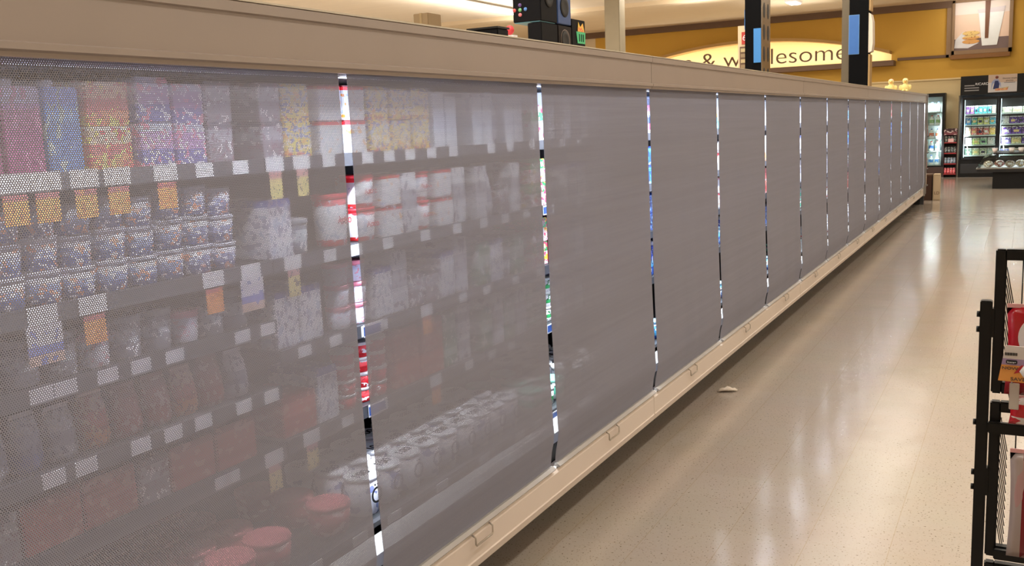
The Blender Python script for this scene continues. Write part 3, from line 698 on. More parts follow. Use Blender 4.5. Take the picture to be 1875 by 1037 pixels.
# ------------------------------------------------------------------ things on top of the case
def blackbox(x0, x1, y0, y1, z0, z1, label, m, circle=None):
    t = thing('display_box', label, 'display box', (x0, y0, z0), 0, 'black display boxes stacked on the case')
    part('carton', MB().box(0, x1-x0, 0, y1-y0, 0, z1-z0, .003), m, t)
    if circle:
        zc, rr, rng = circle
        part('round_port', MB().lathe([(.001, 0), (rr*.55, .004), (rr*.9, .005), (rr, .002)], 28, (x1-x0, (y1-y0)/2, zc), 'X'), M_dark, t)
        if rng: part('port_ring', MB().lathe([(rr, 0), (rr*1.1, .004), (rr*1.14, 0)], 28, (x1-x0, (y1-y0)/2, zc), 'X'), mat('ring', (120, 105, 95), .4), t)
    return t
M_bx = mat('box_black', (18, 18, 22), .6, spec=.15); M_bx2 = mat('box_brown_black', (36, 30, 29), .6, spec=.2); M_bxb = mat('box_blue', (62, 88, 140), .5)
t = blackbox(-2.335, -2.177, 4.50, 4.69, 2.213, 2.52, 'upper black display box with five coloured dots on its front', M_bx, (.12, .05, False))
for dx, dz, c in ((-2.294, 2.297, (110, 80, 150)), (-2.294, 2.249, (236, 130, 140)), (-2.3255, 2.273, (220, 90, 90)), (-2.294, 2.273, (120, 190, 130)), (-2.263, 2.2745, (90, 140, 215))):
    part('dot', MB().lathe([(.001, -.002), (.0095, -.002), (.0095, .001)], 16, (dx+.012+2.335-.012, 0, dz-2.213), 'Y'), mat('dot%d' % c[0], c, .4), t)
part('base_sheet', MB().box(.004, .15, .004, .18, -.004, 0), mat('box_teal', (110, 170, 190), .5), t)
blackbox(-2.332, -2.177, 4.70, 4.865, 2.213, 2.52, 'blue-sided display box with dark round port, upper tier', M_bxb, (.088, .052, False))
blackbox(-2.255, -2.177, 4.50, 4.69, 1.951, 2.205, 'plain black display box, lower tier, nearest the camera', M_bx)
blackbox(-2.255, -2.177, 4.70, 4.865, 1.951, 2.205, 'black display box with ringed round port, lower tier', M_bx2, (.18, .05, True))
t = thing('basket_sign', 'black upright sign with green shopping basket of fruit beside black boxes', 'sign', (-2.25, 4.88, 1.951))
part('board', MB().box(0, .07, 0, .175, 0, .30, .002), M_bx, t)
part('basket_print', MB().poly([(.0715, .05, .237), (.0715, .172, .237), (.0715, .165, .175), (.0715, .065, .175)], (.002, 0, 0)), mat('basket_green', (80, 200, 140), .5), t)
for k in range(3): part('slot', MB().box(.073, .0745, .085+.026*k, .095+.026*k, .185, .225), M_bx, t)
part('fruit_print', MB().poly([(.0715, .07, .238), (.0715, .16, .238), (.0715, .14, .285), (.0715, .105, .262), (.0715, .08, .288)], (.002, 0, 0)), pack('fruit', [(0, (245, 120, 80)), (.5, (250, 190, 80))], [(250, 210, 90)], 4, .5), t)
t = thing('black_bin', 'low flat black bin on top of the case', 'bin', (-2.2, 3.8, 1.951))
part('bin_body', MB().box(0, .15, 0, .10, 0, .165, .004), M_bx, t); part('rim', MB().box(-.004, .154, -.004, .104, .165, .173), M_dark, t)
t = thing('counter_sign', 'small red oval sign on white foot on top of the case', 'sign', (-2.2, 4.2, 1.951))
part('sign_face', MB().lathe([(.001, -.003), (.022, -.003), (.022, .003), (.001, .003)], 24, (0, 0, .195), 'Y'), mat('sign_red', (226, 70, 76), .5), t)
part('foot', MB().box(-.03, .03, -.02, .02, 0, .17), M_tag, t)
t = thing('carton_box', 'small beige cardboard box on top of the case, far from others', 'box', (-2.22, 3.4, 1.951))
part('carton', MB().box(0, .07, 0, .1, 0, .205, .002), mat('beige_card', (150, 128, 96), .7), t)
part('tape', MB().box(.03, .04, -.001, .101, 0, .206), mat('tape', (170, 148, 112), .4), t)

def plush(x, y, label, cb, ch):
    t = thing('plush_bird', label, 'plush toy', (x, y, 2.004 if 0 else 1.951), 0, 'plush birds sitting on the case')
    mb = MB()
    mb.sphere((0, 0, .075), (.068, .06, .075)).sphere((0, -.004, .185), (.048, .045, .05)).sphere((0, 0, .145), (.03, .03, .03))
    mb.sphere((-.075, -.01, .075), (.034, .018, .05)).sphere((.075, -.01, .075), (.034, .018, .05))
    mb.sphere((-.035, -.055, .02), (.025, .045, .018)).sphere((.035, -.055, .02), (.025, .045, .018))
    o = part('body', mb, cb, t); md = o.modifiers.new('r', 'REMESH'); md.mode = 'VOXEL'; md.voxel_size = .006; md.use_smooth_shade = True
    part('cap', MB().sphere((0, 0, .205), (.046, .042, .034)), ch, t)
    part('beak', MB().lathe([(.02, -.035), (.016, -.055), (.004, -.07)], 12, (0, 0, .18), 'Y'), mat('beak', (240, 170, 90), .6), t)
    for s in (-1, 1): part('eye', MB().sphere((s*.018, -.045, .195), (.006, .005, .007), 8), M_dark, t)
M_pl1 = mat('plush_yellow', (232, 212, 140), .95, vary=.15, scale=60, bump=.5); M_pl2 = mat('plush_pink', (232, 186, 160), .95, vary=.15, scale=60, bump=.5); M_pl3 = mat('plush_cream', (238, 224, 170), .95, vary=.1, scale=60, bump=.5)
plush(-1.885, 16.2, 'yellow plush bird with pink head sitting on the case, next to its twin', M_pl1, M_pl2)
plush(-1.68, 16.2, 'yellow plush bird with pale head, nearer the aisle of the two', M_pl1, M_pl3)
for o in [o for o in D.objects if o.name.startswith('plush_bird')]: o.location.z = 2.002; o.scale = (.86, .86, .86)
# (they sit on the raised fascia top board)
t = thing('top_board', 'narrow taupe board on the case top under the plush toys', 'board', (-2.0, 15.9, 1.951))
part('board', MB().box(0, .29, 0, .6, 0, .049), M_fascia2, t)

# columns with display wraps beyond the case
def ovals(t, x, y0, y1, z0, z1, step):
    z = z0
    while z < z1:
        for yy in (y0+(y1-y0)*.28, y0+(y1-y0)*.72):
            part('oval_hole', MB().lathe([(.001, .002), (.05, .002)], 14, (x, yy, z), 'X', cap=False), M_dark, t)
        z += step
t = thing('column_wrap', 'black wrapped column with blue panel, silver side punched with ovals', 'column display', (0, 0, 0))
M_wr = mat('wrap_black', (9, 9, 11), .75, spec=.08)
part('wrap', MB().box(-3.046, -2.852, 11.9, 12.34, 0, 4.56), M_wr, t)
part('punched_side', MB().box(-2.851, -2.845, 11.9, 12.34, 0, 4.5), mat('punched', (150, 138, 122), .25, .7), t)
for i in range(6):
    for yy in (12.02, 12.22):
        mb = MB().lathe([(.045, 0), (.045, .003)], 16, (0, 0, 0), 'X')
        for v in mb.bm.verts: v.co.z *= 2.0
        part('oval_hole', mb, M_dark, t, (-2.8455, yy, 2.2+i*.255))
part('blue_panel', MB().box(-2.94, -2.853, 11.89, 11.9, 2.35, 2.75), mat('panel_blue', (58, 130, 200), .5), t)
part('blue_flap', MB().box(-3.056, -3.047, 11.92, 12.2, 2.75, 2.98), mat('panel_blue', (58, 130, 200), .5), t)
t = thing('aisle_marker', 'cream post with red plate and brown list panel beside the wrapped column', 'sign', (-3.245, 12.6, 0))
part('post', MB().box(-.07, .03, 0, .08, 0, 2.86), mat('post_cream', (222, 196, 160), .6), t)
part('red_plate', MB().box(-.02, .05, -.012, 0, 2.63, 2.78), mat('plate_red', (190, 60, 50), .5), t)
text('number', '6', .1, M_tag, t, (.015, -.014, 2.705), '-Y')
part('list_board', MB().box(-.045, .04, -.012, 0, 2.25, 2.60), M_brn, t)
for i in range(5): part('list_plate', MB().box(-.03, .03, -.018, -.012, 2.26+i*.068, 2.305+i*.068), mat('plate%d' % (i % 2), ((196, 176, 130), (150, 128, 96))[i % 2], .5), t)
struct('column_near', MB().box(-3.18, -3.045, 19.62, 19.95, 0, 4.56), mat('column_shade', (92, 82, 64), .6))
t = thing('column_wrap', 'black column display with large blue panel, beside beige column above plush toys', 'column display', (0, 19.6, 0))
part('wrap', MB().box(-3.043, -2.70, 0, .35, 0, 4.56), M_wr, t)
part('blue_panel', MB().box(-3.043, -2.868, -.012, 0, 2.82, 3.53), mat('panel_blue2', (44, 98, 170), .5), t)
part('panel_edge', MB().box(-3.05, -2.862, -.008, 0, 2.813, 3.537), mat('panel_edge', (110, 160, 210), .5), t)
part('white_side', MB().poly([(-2.699, .01, 2.83), (-2.64, .01, 2.85), (-2.62, .01, 3.0), (-2.63, .01, 3.4), (-2.66, .01, 3.53), (-2.699, .01, 3.56)], (0, .3, 0)), mat('side_white', (214, 202, 186), .5), t)
part('side_strip', MB().box(-2.699, -2.67, .02, .34, 0, 2.8), mat('strip_tan', (176, 142, 92), .5), t)
part('side_strip', MB().box(-2.699, -2.67, .02, .34, 3.6, 4.56), mat('strip_tan', (176, 142, 92), .5), t)

# ------------------------------------------------------------------ far freezers
LG = (.88, .97, 1.0)
fz = thing('upright_freezer', 'black glass-door freezer bank with lit shelves, right of the can rack', 'freezer', (-1.53, 27.3, 0))
part('header', MB().box(0, 3.5, 0, .6, 2.06, 2.53), M_blk, fz)
part('back', MB().box(0, 3.5, .58, .6, 0, 2.06), M_inner, fz)
part('side_panel', MB().box(-.03, 0, -.02, .6, 0, 2.06), mat('freezer_side', (92, 86, 76), .4), fz)
part('side_panel', MB().box(3.5, 3.53, -.02, .6, 0, 2.06), mat('freezer_side', (92, 86, 76), .4), fz)
part('base', MB().box(0, 3.5, 0, .6, 0, .44), M_blk, fz)
part('base_grille', MB().box(.05, 3.45, -.012, 0, .1, .34), M_inner, fz)
DW = .725
for i in range(4):
    x = .11+i*.82
    d = part('door', MB().box(x-.05, x, -.03, .01, .44, 2.0).box(x+DW, x+DW+.04, -.03, .01, .44, 2.0).box(x, x+DW, -.03, .01, 1.94, 2.0).box(x, x+DW, -.03, .01, .44, .5), M_blk, fz)
    part('pane', MB().box(x, x+DW, -.014, -.008, .5, 1.94), M_glass, d)
    part('door_handle', MB().tube([(x+DW+.015, -.03, .9), (x+DW+.015, -.07, .92), (x+DW+.015, -.07, 1.4), (x+DW+.015, -.03, 1.42)], .012, 8), M_dark, d)
    part('led_tube', MB().box(x, x+.012, .03, .05, .5, 1.95), emit('freezer_led', (225, 245, 255), 2.0), fz)
    for z in (.57, .83, 1.07, 1.33, 1.60):
        part('wire_shelf', MB().box(x, x+DW, .06, .55, z-.045, z-.01), mat('shelf_pale', (200, 214, 216), .4), fz)
    if i < 3:
        area('freezer_lamp', (-1.53+x+DW/2, 27.345, 1.9), (math.radians(-10), 0, 0), DW*.9, .03, 10, LG)
        area('freezer_lamp', (-1.53+x+.03, 27.36, 1.2), (math.radians(70), 0, math.radians(20)), .03, 1.4, 8, LG)
text('lettering', 'RICARDO', .085, M_tag, fz, (.52, -.004, 2.32), '-Y', .002)
for i in range(3): part('fine_print', MB().box(.09, .42-.1*(i == 0), -.004, 0, 2.28-i*.06, 2.305-i*.06), mat('print_grey', (150, 150, 152), .5), fz)
ad = thing('header_advert', 'white sign of cook in navy apron on the black freezer header', 'sign', (-.575, 27.29, 2.10))
part('board', MB().box(-.33, .31, -.01, 0, 0, .43, .004), pack('ad_bg', [(0, (206, 204, 206)), (.55, (200, 178, 160))]), ad)
part('apron_print', MB().poly([(-.22, -.013, .08), (-.09, -.013, .08), (-.08, -.013, .2), (-.11, -.013, .28), (-.18, -.013, .28), (-.2, -.013, .18)], (0, .002, 0)), mat('apron', (36, 48, 100), .6), ad)
part('shirt_print', MB().poly([(-.27, -.0115, .05), (-.25, -.0115, .26), (-.19, -.0115, .32), (-.11, -.0115, .32), (-.05, -.0115, .22), (-.04, -.0115, .1), (-.09, -.0115, .22), (-.22, -.0115, .22)], (0, .001, 0)), mat('shirt', (150, 160, 196), .6), ad)
part('head_print', MB().lathe([(.001, -.013), (.036, -.013), (.036, -.011)], 18, (-.14, 0, .365), 'Y'), mat('skin_print', (120, 62, 50), .6), ad)
part('food_print', MB().poly([(-.17, -.015, .04), (.1, -.015, .04), (.13, -.015, .13), (.05, -.015, .11), (-.05, -.015, .1), (-.17, -.015, .09)], (0, .002, 0)), pack('food', [(0, (200, 110, 90)), (.6, (150, 170, 120))], [(220, 180, 120)], 6, .5), ad)
for i, s_ in enumerate(('Discover simple', 'gourmet', 'convenience')):
    text('lettering', s_, .048, M_dark, ad, (.145, -.013, .33-i*.05), '-Y', .001)
# freezer contents
fr_cols = {
    0: [('top', 1.60, [(150, 90, 180), (160, 100, 190), (60, 180, 190), (60, 170, 180), (70, 190, 200), (80, 180, 190), (220, 200, 180)], .2),
        ('second', 1.33, [(60, 140, 200), (90, 180, 160), (200, 210, 120), (200, 200, 110), (90, 190, 220)], .19),
        ('third', 1.07, [(225, 190, 160), (230, 130, 120), (190, 60, 60), (230, 130, 120), (240, 190, 90)], .2),
        ('fourth', .83, [(230, 230, 225), (190, 220, 120), (150, 200, 160), (225, 235, 230)], .17),
        ('fifth', .57, [(120, 160, 140), (190, 200, 150), (210, 230, 200), (180, 225, 215)], .17)],
    1: [('top', 1.60, [(190, 200, 170), (200, 205, 170), (190, 200, 170)], .14), ('second', 1.33, [(230, 232, 240), (96, 60, 160), (96, 60, 160), (110, 70, 170)], .18),
        ('third', 1.07, [(100, 60, 160), (96, 60, 160), (110, 60, 160)], .19), ('fourth', .83, [(120, 100, 180), (220, 210, 150), (96, 60, 160)], .17), ('fifth', .57, [(80, 70, 170), (200, 150, 120), (170, 130, 100)], .14)],
    2: [('top', 1.60, [(96, 60, 160), (200, 190, 200)], .18), ('second', 1.33, [(96, 60, 160), (60, 140, 200)], .18), ('third', 1.07, [(220, 130, 120), (200, 200, 110)], .18), ('fourth', .83, [(96, 60, 160), (220, 210, 150)], .17), ('fifth', .57, [(80, 70, 170), (200, 150, 120)], .14)]}
def colname(c):
    r_, g_, b_ = c
    if max(c)-min(c) < 25: return 'white' if min(c) > 190 else 'grey'
    if b_ >= r_ and b_ >= g_: return 'purple' if r_ > g_ else ('teal' if g_ > 170 else 'blue')
    if g_ >= r_: return 'green'
    if g_ > 180: return 'pale yellow'
    if g_ > 120: return 'peach'
    return 'red'
for di, shl in fr_cols.items():
    for nm, z, cs, h in shl:
        wd = (DW-.04)/len(cs)
        for i, c in enumerate(cs):
            xx = -1.53+.11+di*.82+.03+wd*i
            t = thing('frozen_package', f'{colname(c)} frozen food pack, {ORD[i]} on {nm} shelf behind {["first", "second", "third"][di]} freezer door', 'package', (xx, 27.42, z-.0095), 0, 'frozen packs behind the glass doors')
            part('box_body', MB().box(0, wd-.012, 0, .12, 0, h, .004), pack('fz_%d_%d_%d' % c, [(0, tuple(min(255, int(v*1.15)+20) for v in c)), (.2, c), (.75, tuple(int(v*.8) for v in c)), (.88, (225, 225, 225))], [(235, 235, 235), tuple(int(v*.5) for v in c)], 6, .6), t)
            part('front_label', MB().box((wd-.012)*.2, (wd-.012)*.75, -.003, 0, h*.25, h*.55, .001), mat('fzl%d' % (i % 3), ((236, 236, 232), (240, 214, 150), (60, 60, 90))[i % 3], .5), t)

# left glass door cooler
cl = thing('glass_door_cooler', 'narrow black-framed glass door cooler of milk between case and can rack', 'cooler', (-2.95, 27.5, 0))
part('cabinet', MB().box(0, 1.06, .38, .42, 0, 2.15).box(0, .06, 0, .38, 0, 2.15).box(1.0, 1.06, 0, .38, 0, 2.15).box(.06, 1.0, 0, .38, 2.06, 2.15).box(.06, 1.0, 0, .38, 0, .28), M_blk, cl)
part('kick_panel', MB().box(0, 1.06, -.01, 0, 0, .26), mat('kick_brown', (60, 38, 30), .6), cl)
part('pane', MB().box(.06, 1.0, .0, .006, .28, 2.06), M_glass, cl)
part('liner', MB().box(.06, 1.0, .36, .38, .28, 2.06), mat('liner_white', (220, 232, 232), .6), cl)
for z in (.32, .68, 1.0, 1.34, 1.68): part('wire_shelf', MB().box(.06, 1.0, .03, .36, z-.02, z), mat('shelf_pale', (200, 214, 216), .4), cl)
area('cooler_lamp', (-2.42, 27.53, 2.0), (math.radians(-12), 0, 0), .9, .03, 26, LG); area('cooler_lamp', (-1.98, 27.54, 1.2), (math.radians(70), 0, math.radians(-20)), .03, 1.4, 20, LG)
for si, (z, cc) in enumerate(((.32, (70, 130, 200)), (.68, (70, 120, 200)), (1.0, (220, 120, 90)), (1.34, (150, 190, 130)), (1.68, (235, 238, 236)))):
    for i in range(6):
        t = thing('milk_jug', f'milk jug, {ORD[i]} on the {["bottom", "second lowest", "middle", "fourth", "highest"][si]} shelf of the narrow cooler', 'jug', (-2.95+.16+i*.148, 27.62, z+.001), 0, 'jugs in the narrow cooler')
        part('jug_body', MB().box(-.055, .055, -.055, .055, 0, .18, .015).lathe([(.04, .17), (.02, .23)], 12), pack('jug%d' % si, [(0, (238, 240, 240)), (.25, cc), (.6, (238, 240, 240))], [(200, 210, 220)], 4, .62), t)
        part('cap', MB().lathe([(.022, .225), (.022, .245)], 12), mat('jugcap%d' % (si % 2), ((60, 110, 200), (220, 60, 60))[si % 2], .4), t)

# can rack at the freezer end
cr = thing('can_rack', 'dark red shelf rack of cans between cooler and freezer', 'rack', (-1.88, 27.3, 0))
part('side_panel', MB().box(0, .012, 0, .3, 0, 1.24), mat('rack_maroon', (60, 26, 26), .5), cr); part('side_panel', MB().box(.298, .31, 0, .3, 0, 1.24), mat('rack_maroon', (60, 26, 26), .5), cr)
part('back_panel', MB().box(.012, .298, .28, .3, 0, 1.24), M_dark, cr)
part('header_card', MB().box(.0, .31, -.01, .005, 1.08, 1.24), pack('rackhead', [(0, (120, 60, 70)), (.5, (60, 30, 36))], [(210, 190, 190)], 5, .58), cr)
for z in (.10, .36, .63, .90): part('shelf', MB().box(.012, .298, 0, .28, z-.03, z), mat('rack_red', (150, 40, 44), .5), cr)
part('sale_card', MB().box(.1, .23, -.012, -.006, .90, .99), mat('card_pink', (236, 190, 190), .5), cr)
for si, (z, cc) in enumerate(((.10, (216, 80, 90)), (.36, (120, 140, 160)), (.63, (70, 80, 80)), (.90, (80, 90, 84)))):
    for i in range(4):
        t = thing('food_can', f'{["red", "grey blue", "dark", "dark green"][si]} can, {ORD[i]} on the {["lowest", "second", "third", "highest"][si]} shelf of the can rack', 'can', (-1.88+.05+i*.07, 27.34, z+.0005), 0, 'cans in the end rack')
        part('can_body', MB().lathe([(.029, 0), (.031, .004), (.031, .13), (.027, .14)], 16), pack('can%d' % si, [(0, cc), (.3, tuple(min(255, v+50) for v in cc)), (.55, cc)], [(230, 230, 230)], 4, .6), t)
        part('can_lid', MB().lathe([(.026, .1405), (.026, .146)], 16), M_grey, t)

# island cooler
isl = thing('island_cooler', 'black island cooler with curved glass lid in front of the freezers', 'cooler', (-.62, 23.2, 0))
part('base', MB().box(0, 2.6, 0, 1.1, 0, .38), M_blk, isl)
part('tray_body', MB().box(-.30, 2.9, -.15, 1.3, .36, .43, .01), M_dark, isl)
part('tray_liner', MB().box(-.25, 2.85, -.1, 1.25, .4498, .4503), M_tag, isl)
area('island_fill', (.7, 23.7, .73), (0, 0, 0), 2.7, .5, 14, LG)  # added lamp under the lid to brighten the cooler contents
part('rim', MB().box(-.32, 2.92, -.17, 1.32, .425, .45, .008), mat('rim_steel', (140, 136, 130), .3, .6), isl)
gp = [(-.29, .45), (-.27, .55), (-.2, .65), (-.05, .715), (.1, .73)]
part('curved_glass', MB().poly([(x, -.13, z) for x, z in gp]+[(x+.006, -.13, z-.006) for x, z in gp[::-1]], (0, 1.38, 0)), M_glass, isl)
part('front_glass', MB().poly([(-.29, -.13, .45), (2.9, -.13, .45), (2.9, -.13, .73), (.1, -.13, .73), (-.05, -.13, .715), (-.2, -.13, .65), (-.27, -.13, .55)], (0, .006, 0)), M_glass, isl)
part('lid_frame', MB().box(.0, 2.9, -.15, 1.28, .735, .765, .005), M_blk, isl)
for k in range(14):
    c = [(220, 208, 190), (150, 60, 50), (230, 220, 200), (206, 186, 130), (236, 226, 190)][k % 5]
    t = thing('deli_pack', f'wrapped deli pack, {ORD[k]} in the island cooler', 'package', (-.78+k*.205, 23.2+.24*(k%2), .4505), random.uniform(-.3, .3), 'packs in the island cooler')
    part('pack_body', MB().sphere((.08, .05, .075), (.1, .09, .075), 14), pack('deli%d' % (k % 5), [(0, c), (.5, tuple(int(v*.8) for v in c))], [(250, 246, 240), (120, 70, 50)], 5, .55), t)
    part('label', MB().box(.04, .11, -.045, -.04, .06, .10), M_tag, t)
    P_ = t
for k, (x, c) in enumerate(((.02, (236, 220, 214)), (.34, (240, 236, 230)), (.52, (238, 232, 226)), (.72, (236, 226, 220)))):
    t = thing('paper_cup', f'small white tub, {ORD[k]} on top of the island cooler', 'tub', (-.62+x, 23.5, .766), 0, 'tubs on the island cooler')
    part('cup', MB().lathe([(.04, 0), (.055, .08)], 16), mat('cup_w%d' % k, c, .5), t); part('lid', MB().lathe([(.058, .08), (.056, .092)], 16), M_tag, t)

# cartons on the floor past the case end, and end-of-run packs
t = thing('floor_display_box', 'dark brown box on the floor at the end of the case', 'box', (-1.80, 20.2, 0))
part('carton', MB().box(0, .22, 0, .35, 0, .47, .004), mat('brown_box', (70, 46, 34), .7), t); part('lid', MB().box(-.005, .225, -.005, .355, .47, .5), mat('brown_box_lid', (96, 70, 50), .7), t)
t = thing('carton_board', 'tall cream carton lettered LD leaning by the brown box', 'box', (-1.56, 20.2, 0))
part('carton', MB().box(0, .115, 0, .3, 0, .5, .004), mat('cream_box', (196, 176, 146), .7), t)
part('flap', MB().box(.02, .13, -.004, .0, .02, .47), mat('cream_flap', (206, 186, 156), .7), t)
text('lettering', 'LD', .08, M_brn, t, (.07, -.006, .14), '-Y')
t = thing('end_shelf', 'narrow wire shelf of red packs on the case end', 'shelf', (-2.5, 19.29, 0))
part('upright', MB().box(0, .86, 0, .03, 0, 1.9), M_rail, t)
for z in (.35, .65, .95, 1.25): part('tray', MB().box(0, .9, .03, .33, z-.02, z), M_rail, t)
for si, z in enumerate((.35, .65, .95, 1.25)):
    for k in range(4):
        c = [(206, 60, 50), (216, 110, 60), (196, 50, 60), (220, 190, 170)][(si+k) % 4]
        q = thing('snack_box', f'{["red", "orange", "dark red", "cream"][(si+k)%4]} snack box, {ORD[k]} on {["bottom", "second", "third", "top"][si]} tray of the end shelf', 'box', (-2.48+k*.23, 19.34, z+.0005), 0, 'snack boxes on the end shelf')
        part('box_body', MB().box(0, .17, 0, .2, 0, .2, .004), pack('snk%d' % ((si+k) % 4), [(0, c), (.6, (235, 225, 215)), (.75, c)], [(240, 220, 190)], 5, .6), q)
        part('flap', MB().box(.005, .165, .005, .195, .2005, .203), M_tag, q)

# scrap on the floor
mb = MB(); bm = mb.bm; gx = []
for i in range(9):
    gx.append([bm.verts.new((-.045+.09*i/8, (.04*j/4-.02)*(1-abs(i-4)/5), .002+.014*math.sin(math.pi*i/8)*(1-.5*abs(j-2)/2)+.003*((i*j) % 3))) for j in range(5)])
for i in range(8):
    for j in range(4): bm.faces.new((gx[i][j], gx[i+1][j], gx[i+1][j+1], gx[i][j+1])).smooth = True
sc_ = put('paper_scrap', mb.mesh('paper_scrap', mat('scrap', (226, 214, 200), .6))); sc_.location = (-1.60, 5.80, 0); sc_.rotation_euler = (0, 0, .45)
md = sc_.modifiers.new('s', 'SOLIDIFY'); md.thickness = .003
sc_.scale = (1.35, 1.35, 1.5)
tag(sc_, 'small pale curled scrap of packaging on the floor by the case', 'litter')

# ------------------------------------------------------------------ near clip rack
RY = 2.2
rk = thing('display_rack', 'black metal wire display rack with bolted post in the right foreground', 'rack', (0, RY, 0))
part('post', MB().box(-.0725, -.0495, -.012, .012, 0, 1.290, .002), M_blk, rk)
def pframe(z0, z1):
    p = part('panel_frame', MB().box(-.047, -.026, -.011, .011, z0, z1, .003).box(.47, .49, -.011, .011, z0, z1, .003).box(-.03, .475, -.011, .011, z1-.0225, z1, .003).box(-.03, .475, -.011, .011, z0, z0+.024, .003), M_blk, rk)
    for k in range(int((z1-z0-.07)/.0185)):
        z = z1-.04-k*.0185
        part('side_wire', MB().tube([(-.026, .016, z), (-.012, .02, z-.075)], .0011, 5), M_blk, p)
    for k in range(5):
        part('grid_wire', MB().tube([(.0035+k*.1, .0, z0+.02), (.0035+k*.1, 0, z1-.02)], .0014, 5), M_blk, p)
pframe(1.095, 1.398); pframe(.735, 1.077); pframe(.36, .72); pframe(.03, .34)
part('cross_bar', MB().box(-.05, .49, -.026, -.0125, 1.012, 1.036, .002), M_blk, rk)
part('cross_bar', MB().box(-.03, .49, -.026, -.0125, .735, .757, .002), M_blk, rk)
part('base_foot', MB().box(-.09, -.03, -.25, .25, 0, .03, .004), M_blk, rk); part('base_foot', MB().box(.46, .51, -.25, .25, 0, .03, .004), M_blk, rk)
part('post', MB().box(.495, .517, -.012, .012, .03, 1.29, .002), M_blk, rk)
for z in (1.26, 1.228, 1.027, .916, .883, .6, .57): part('bolt', MB().lathe([(.0065, -.0785), (.0065, -.0725)], 12, (0, 0, z), 'X'), M_blk, rk)
for z in (1.244, .90): part('bracket', MB().box(-.0515, -.045, -.011, .011, z-.03, z+.03), M_blk, rk)
M_bagr = pack('bag_red', [(0, (130, 16, 26)), (.5, (150, 16, 28)), (.97, (190, 90, 92))], [(168, 30, 42)], 3, .6, rough=.22)
M_bagd = pack('bag_dark', [(0, (150, 134, 128)), (.16, (112, 12, 24)), (.6, (126, 14, 28))], [(96, 10, 20), (160, 124, 120)], 1.6, .66, 'X', rough=.22)
def bag(x0, x1, z0, z1, y, m, label):
    t = thing('snack_bag', label, 'bag', ((x0+x1)/2, y, z0), 0, 'bags hanging on the display rack')
    w_ = x1-x0; h = z1-z0; mb = MB(); bm = mb.bm; nx, nz = 12, 14
    fronts = []
    for sgn in (-1, 1):
        g = []
        for i in range(nz+1):
            v = i/nz; r_ = []
            for j in range(nx+1):
                u = j/nx; dpt = .022*(math.sin(math.pi*u)**.6)*(math.sin(math.pi*v)**.5)
                wob = .002*math.sin(23*u+7*v)*math.sin(11*v)
                r_.append(bm.verts.new(((u-.5)*w_*(1-.05*math.sin(math.pi*v)), sgn*(dpt+wob*(dpt > .004)), v*h+(.006*math.sin(u*9) if v == 1 else 0))))
            g.append(r_)
        for i in range(nz):
            for j in range(nx): bm.faces.new((g[i][j], g[i][j+1], g[i+1][j+1], g[i+1][j])).smooth = True
    bmesh.ops.remove_doubles(bm, verts=bm.verts[:], dist=.0003)
    part('bag_body', mb, m, t)
    part('top_seal', MB().box(-w_/2, w_/2, -.0015, .0015, h, h+.008), mat('seal_clear', (206, 150, 150), .25), t)
    return t
b1 = bag(-.022, .135, 1.105, 1.285, RY-.045, M_bagr, 'shiny red snack bag with white ring logo on the rack')
mb = MB(); pr = []
for k in range(25):
    a = math.radians(60+240*k/24); pr.append((.026+.034*math.cos(a), .034*math.sin(a)))
for k in range(24):
    a0 = math.radians(50+260*k/24); a1 = math.radians(50+260*(k+1)/24)
    q = [(.037*math.cos(a0), .043*math.sin(a0)), (.037*math.cos(a1), .043*math.sin(a1)), (.025*math.cos(a1), .03*math.sin(a1)), (.025*math.cos(a0), .03*math.sin(a0))]
    mb.poly([(x-.02, -.0245, z+.125) for x, z in q], (0, .003, 0))
part('ring_logo', mb, mat('logo_white', (214, 208, 208), .3), b1)
b2 = bag(-.006, .15, .76, .985, RY-.052, M_bagd, 'dark red snack bag in clear wrap on the lower rack panel')
b3 = bag(-.012, .13, 1.045, 1.098, RY-.052, pack('bag_small', [(0, (200, 190, 184)), (.3, (170, 24, 34)), (.75, (196, 186, 182))], [(170, 30, 40)], 3, .55, rough=.2), 'small clear bag with red print below the orange shelf sign')
tg = thing('shelf_sign', 'orange purple and white sale sign with barcode clipped in front of red bag', 'sign', (-.033, RY-.085, 1.143))
tg.rotation_euler = (math.radians(12), 0, math.radians(-4))
sh = lambda z: .012*z/.075
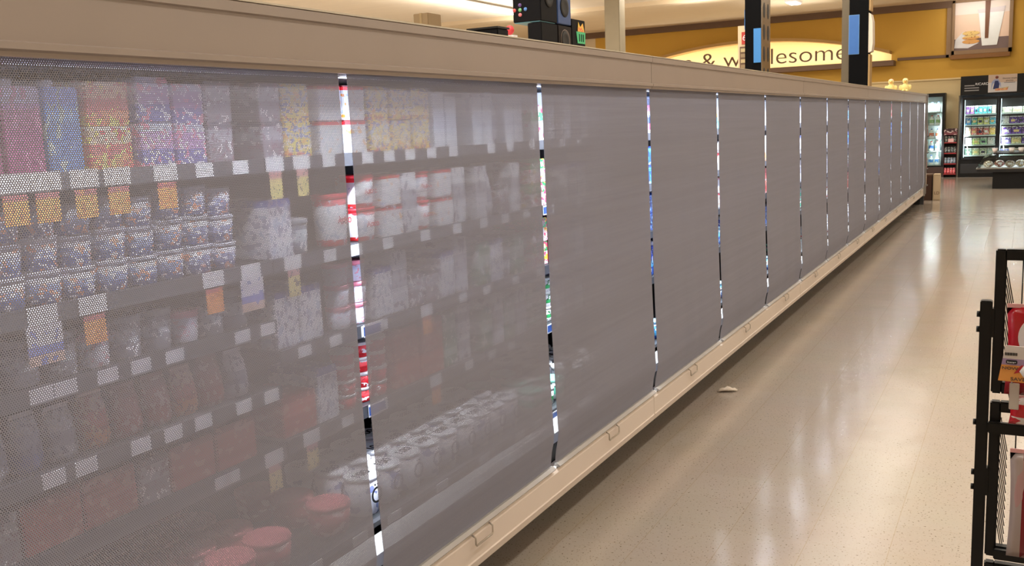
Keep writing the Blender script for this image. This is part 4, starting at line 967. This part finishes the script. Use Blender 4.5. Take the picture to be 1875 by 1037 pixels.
def band(z0, z1, nm, m, dy=0): part(nm, MB().poly([(sh(z0), -.001-dy, z0), (.16, -.001-dy, z0-.004), (.16, -.001-dy, z1-.002), (sh(z1), -.001-dy, z1)], (0, .001, 0)), m, tg)
band(0, .036, 'orange_panel', mat('sign_orange', (232, 160, 78), .5)); band(.036, .05, 'purple_panel', mat('sign_purple', (164, 140, 178), .5)); band(.05, .078, 'white_panel', mat('sign_white', (216, 208, 206), .5))
text('lettering', 'NOW', .0085, M_brn, tg, (.021, -.0022, .029), '-Y', .0004, .0002, 1.3)
text('lettering', 'SAVE 80¢', .010, M_brn, tg, (.046, -.0022, .006), '-Y', .0004, .0002, 1.2)
part('oval_badge', MB().box(.014, .034, -.0025, -.001, .039, .047, .0012), M_dark, tg); text('badge_lettering', 'Scene+', .0055, M_tag, tg, (.024, -.0032, .043), '-Y', .0003)
for k in range(14): part('barcode_line', MB().box(.012+k*.0016, .0128+k*.0016+(.0004 if k % 3 == 0 else 0), -.0022, -.001, .057, .063), M_dark, tg)
part('maple_badge', MB().lathe([(.001, -.0022), (.014, -.0022), (.014, -.001)], 6, (.052, 0, .024), 'Y'), M_tag, tg)
lf = [(0, .009), (.002, .004), (.006, .005), (.004, .001), (.006, -.003), (.001, -.003), (0, -.008), (-.001, -.003), (-.006, -.003), (-.004, .001), (-.006, .005), (-.002, .004)]
part('maple_leaf', MB().poly([(.052+x, -.003, .024+z) for x, z in lf], (0, .0007, 0)), mat('leaf_red', (180, 30, 40), .5), tg)
part('red_swoosh', MB().poly([(.028, -.0018, .018), (.036, -.0018, .031), (.042, -.0018, .038), (.046, -.0018, .036), (.04, -.0018, .022)], (0, .0006, 0)), mat('leaf_red', (180, 30, 40), .5), tg)
t = thing('sign_clip', 'clear plastic clip strip hanging below the orange sign', 'clip', (-.012, RY-.07, 1.08))
part('strip', MB().box(0, .018, 0, .003, 0, .055, .001), mat('clip_clear', (186, 176, 168), .25), t); part('hook', MB().tube([(.004, .0, .055), (.004, -.01, .062), (.012, -.01, .066)], .0015, 6), M_grey, t)

for p in P.values():
    for ch in list(p['root'].children): D.objects.remove(ch)
    D.objects.remove(p['root'])
